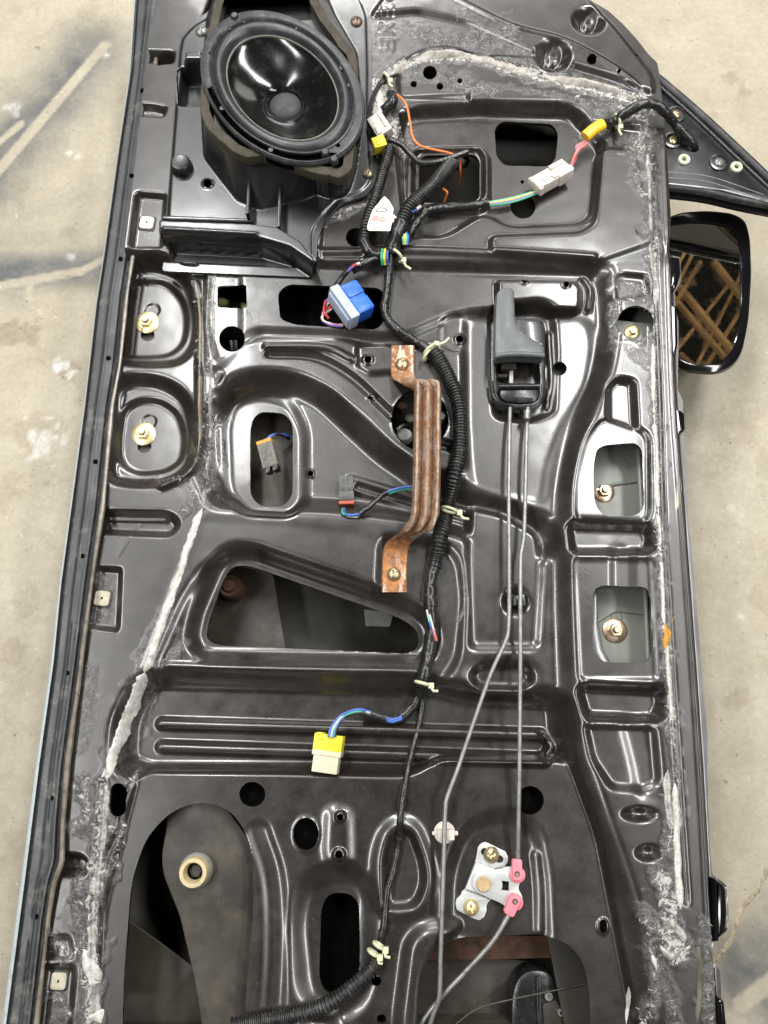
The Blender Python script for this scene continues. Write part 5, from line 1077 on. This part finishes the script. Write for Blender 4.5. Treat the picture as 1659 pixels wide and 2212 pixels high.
# yellow and cream plug at the middle
c = on(710, 1625)+Vector((0, 0, .010)); p = oriented('plug', c, R(-97), [(8, 0, 0, 18, 23, 15), (0, 0, 0, 5, 26, 17)], M['cream'], label='cream plug with yellow cap near the long ribs', tilt=.1); oriented('plug_cap', c, R(-97), [(-9, 0, .5, 14, 26, 16.5), (-14, -8, 1, 6, 7, 17.5), (-3.5, 6, 8.5, 3, 4, 1.2), (-3.5, -4, 8.5, 3, 4, 1.2)], M['yellow'], p, tilt=.1)
# cable ties
def tie(x, y, h, ang, r, tail=.014, lab=None):
    c = W(x, y, h/1000); ca, sa = math.cos(ang), math.sin(ang); P = []
    for k in range(25):
        a = 2*math.pi*k/24; P.append(c+Vector((-sa*math.cos(a)*r, ca*math.cos(a)*r, math.sin(a)*r)))
    m = MB().tube(P, .0015, 8, cap=False); e = c+Vector((-sa*r, ca*r, 0))
    m.box(e+Vector((-sa*.002, ca*.002, .001)), (.0052, .0052, .0045), .0008); m.tube([e, e+Vector((-sa*tail*.6+ca*.004, ca*tail*.6+sa*.004, .002)), e+Vector((-sa*tail+ca*.003, ca*tail+sa*.003, .001))], .0013, 8)
    hp(m.build('cable_tie', M['tie'], harness), lab)
tie(928, 756, 14, R(-50), .0072, .016); tie(924, 766, 12, R(-38), .0072, .010); tie(971, 1102, 12, R(252), .0078, .012); tie(912, 1476, 8, R(255), .0062, .009); tie(818, 2042, 5, R(240), .0045, .008); tie(1332, 262, 24, R(200), .0068, .012); tie(834, 168, 18, R(220), .005, .010); tie(856, 552, 18, R(230), .008, .014); tie(806, 2058, 5, R(240), .0045, .006)
# paper tag
tg = [(1380+.1567*a, 740+.1567*b) for a, b in ((860, 205), (980, 330), (1085, 520), (1060, 640), (1040, 840), (1000, 1080), (440, 1070), (415, 980), (440, 880), (550, 560), (700, 380), (800, 260))]
tg = [(x*.5486, y*.5486) for x, y in tg]; th = 36
tagp = hp(MB().prism(fillet(WP(tg, th/1000), .001, 2), Z0+(th-.5)/1000, Z0+th/1000, 0).build('paper_tag', M['paper'], harness), 'ivory paper tag with faint print wrapped on the loom')
def tz(a, b): return ((1380+.1567*a)*.5486, (740+.1567*b)*.5486)
def letter(pts, mat, r=.00045, closed=False):
    q = [tuple(W(*tz(*p), (th+.15)/1000)) for p in pts]; q = catmull(q, 5, closed) if len(q) > 2 else q
    q = [Vector(v) for v in q]; q = q+[q[0]] if closed else q
    hp(MB().tube(q, r, 6, flat=.3).build('print', M[mat], tagp))
letter([(665, 600), (900, 575), (905, 545), (860, 515), (760, 500), (690, 520), (655, 560)], 'ink', .0006, True)           # D
letter([(560, 1000), (600, 975), (680, 985), (700, 1010), (640, 1040), (580, 1035)], 'ink', .0004, True)                    # 0
for y in (880, 905): letter([(570, y), (690, y-6)], 'ink_soft', .0004)
letter([(640, 860), (660, 920)], 'ink_soft', .0004); 
for y in (860, 890, 920): letter([(800, y), (870, y-4)], 'ink_soft', .0003)
for x, y, r in ((620, 760, 75), (790, 790, 80)):
    letter([(x+r*math.cos(a), y+r*.72*math.sin(a)) for a in np.linspace(0, 2*math.pi, 10, endpoint=False)], 'red_ink', .0007, True); letter([(x-40, y+25), (x+35, y-25)], 'red_ink', .0007); letter([(x-30, y-20), (x+40, y+30)], 'red_ink', .0006)
plate_fl = hp(MB().prism(WP([tz(*p) for p in ((1065, 640), (1165, 745), (1120, 820), (1035, 890))], .033), Z0+.0325, Z0+.033, 0).build('tag_fold', M['paper'], tagp))

# ------------------------------------------------------------------ roof above, seen only in the mirror and the gloss
roof = bpy.data.meshes.new('roof_deck'); roof.from_pydata([(-6, -5, 4.2), (8, -5, 4.2), (8, 11, 4.2), (-6, 11, 4.2)], [], [(0, 3, 2, 1)])
roof.materials.append(simple('dark_roof_deck', (0.03, 0.031, 0.034), 0.8)); ro = bpy.data.objects.new('ceiling', roof); C.objects.link(ro); tag(ro, kind='structure')
wood = simple('roof_timber', (0.80, 0.52, 0.27), 0.6, var=0.2, scale=9)
def mz(zx, zy): return (1426.4+.1785*zx, 438.9+.1785*zy)
def bounce(x, y, z):
    p = W(x, y, GZ-Z0); d = p-Vector((0, 0, HC)); d.z = -d.z; return p+d*((z-p.z)/d.z)
beams = [((730, 290), (630, 510), 80, 1, 0), ((320, 560), (200, 770), 60, 0, 1), ((400, 600), (220, 940), 62, 0, 1), ((480, 720), (150, 1260), 75, 0, 1), ((640, 700), (1020, 1190), 75, 0, 1), ((250, 1040), (930, 1865), 90, 1, 1), ((170, 1160), (830, 1930), 62, 1, 1), ((840, 970), (220, 1750), 72, 0, 1), ((990, 830), (440, 1960), 52, 1, 1), ((1000, 1250), (540, 1990), 80, 1, 1), ((230, 1820), (380, 1960), 60, 0, 1)]
truss = empty('roof_truss', (1.4, 1.2, 2.9)); tag(truss, 'bare brown roof timbers crossing in the reflection of the door mirror', 'roof truss')
for i, (a, b, w, e0, e1) in enumerate(beams):
    z = 2.95+.05*i; A, B = bounce(*mz(*a), z), bounce(*mz(*b), z); d = (B-A).normalized()
    if e0: A = A-d*.5
    if e1: B = B+d*.5
    q, r_ = bounce(*mz((a[0]+b[0])/2, (a[1]+b[1])/2), z), bounce(*mz((a[0]+b[0])/2+w, (a[1]+b[1])/2), z)
    wd = .72*abs((r_-q).cross(d).length); L = (B-A).length
    m = MB().box((0, 0, 0), (L, wd, .04), .002).tf(Matrix.Translation((A+B)/2) @ Matrix.Rotation(math.atan2(d.y, d.x), 4, 'Z'))
    o = m.build('timber', wood, truss); o.matrix_parent_inverse = Matrix.Translation(-truss.location)

# ridge of old filler in a floor crack, lower right
def floor_ridge(pts, w, h, seed):
    r_ = random.Random(seed); P = resample([Vector(v) for v in catmull([tuple(W(x, y, -Z0)) for x, y in pts], 8)], .003); V = []; FA = []; m = 7
    for i, p in enumerate(P):
        t = P[min(i+1, len(P)-1)]-P[max(i-1, 0)]; t.normalize(); nr = Vector((-t.y, t.x, 0)); ww = w*(.6+.5*r_.random()); o = w*.35*math.sin(i*.31)+w*.2*(r_.random()-.5)
        for k in range(m):
            u = k/(m-1)*2-1; q = p+nr*(o+u*ww); V.append((q.x, q.y, max(-.001, h*(1-abs(u))*(0.2+1.2*r_.random())-.0006*abs(u)*3)))
    for i in range(len(P)-1):
        for k in range(m-1): FA.append((i*m+k, i*m+k+1, (i+1)*m+k+1, (i+1)*m+k))
    tag(add('floor_crack_filler', V, FA, simple('crumbly_filler', (.37, .31, .22), .8, var=.4, scale=140, bump=.6, fine=500), None, sharp=30), kind='structure')
floor_ridge([(1720, 1780), (1665, 1870), (1625, 1930), (1590, 2000), (1555, 2060), (1530, 2110)], .0062, .0022, 5)
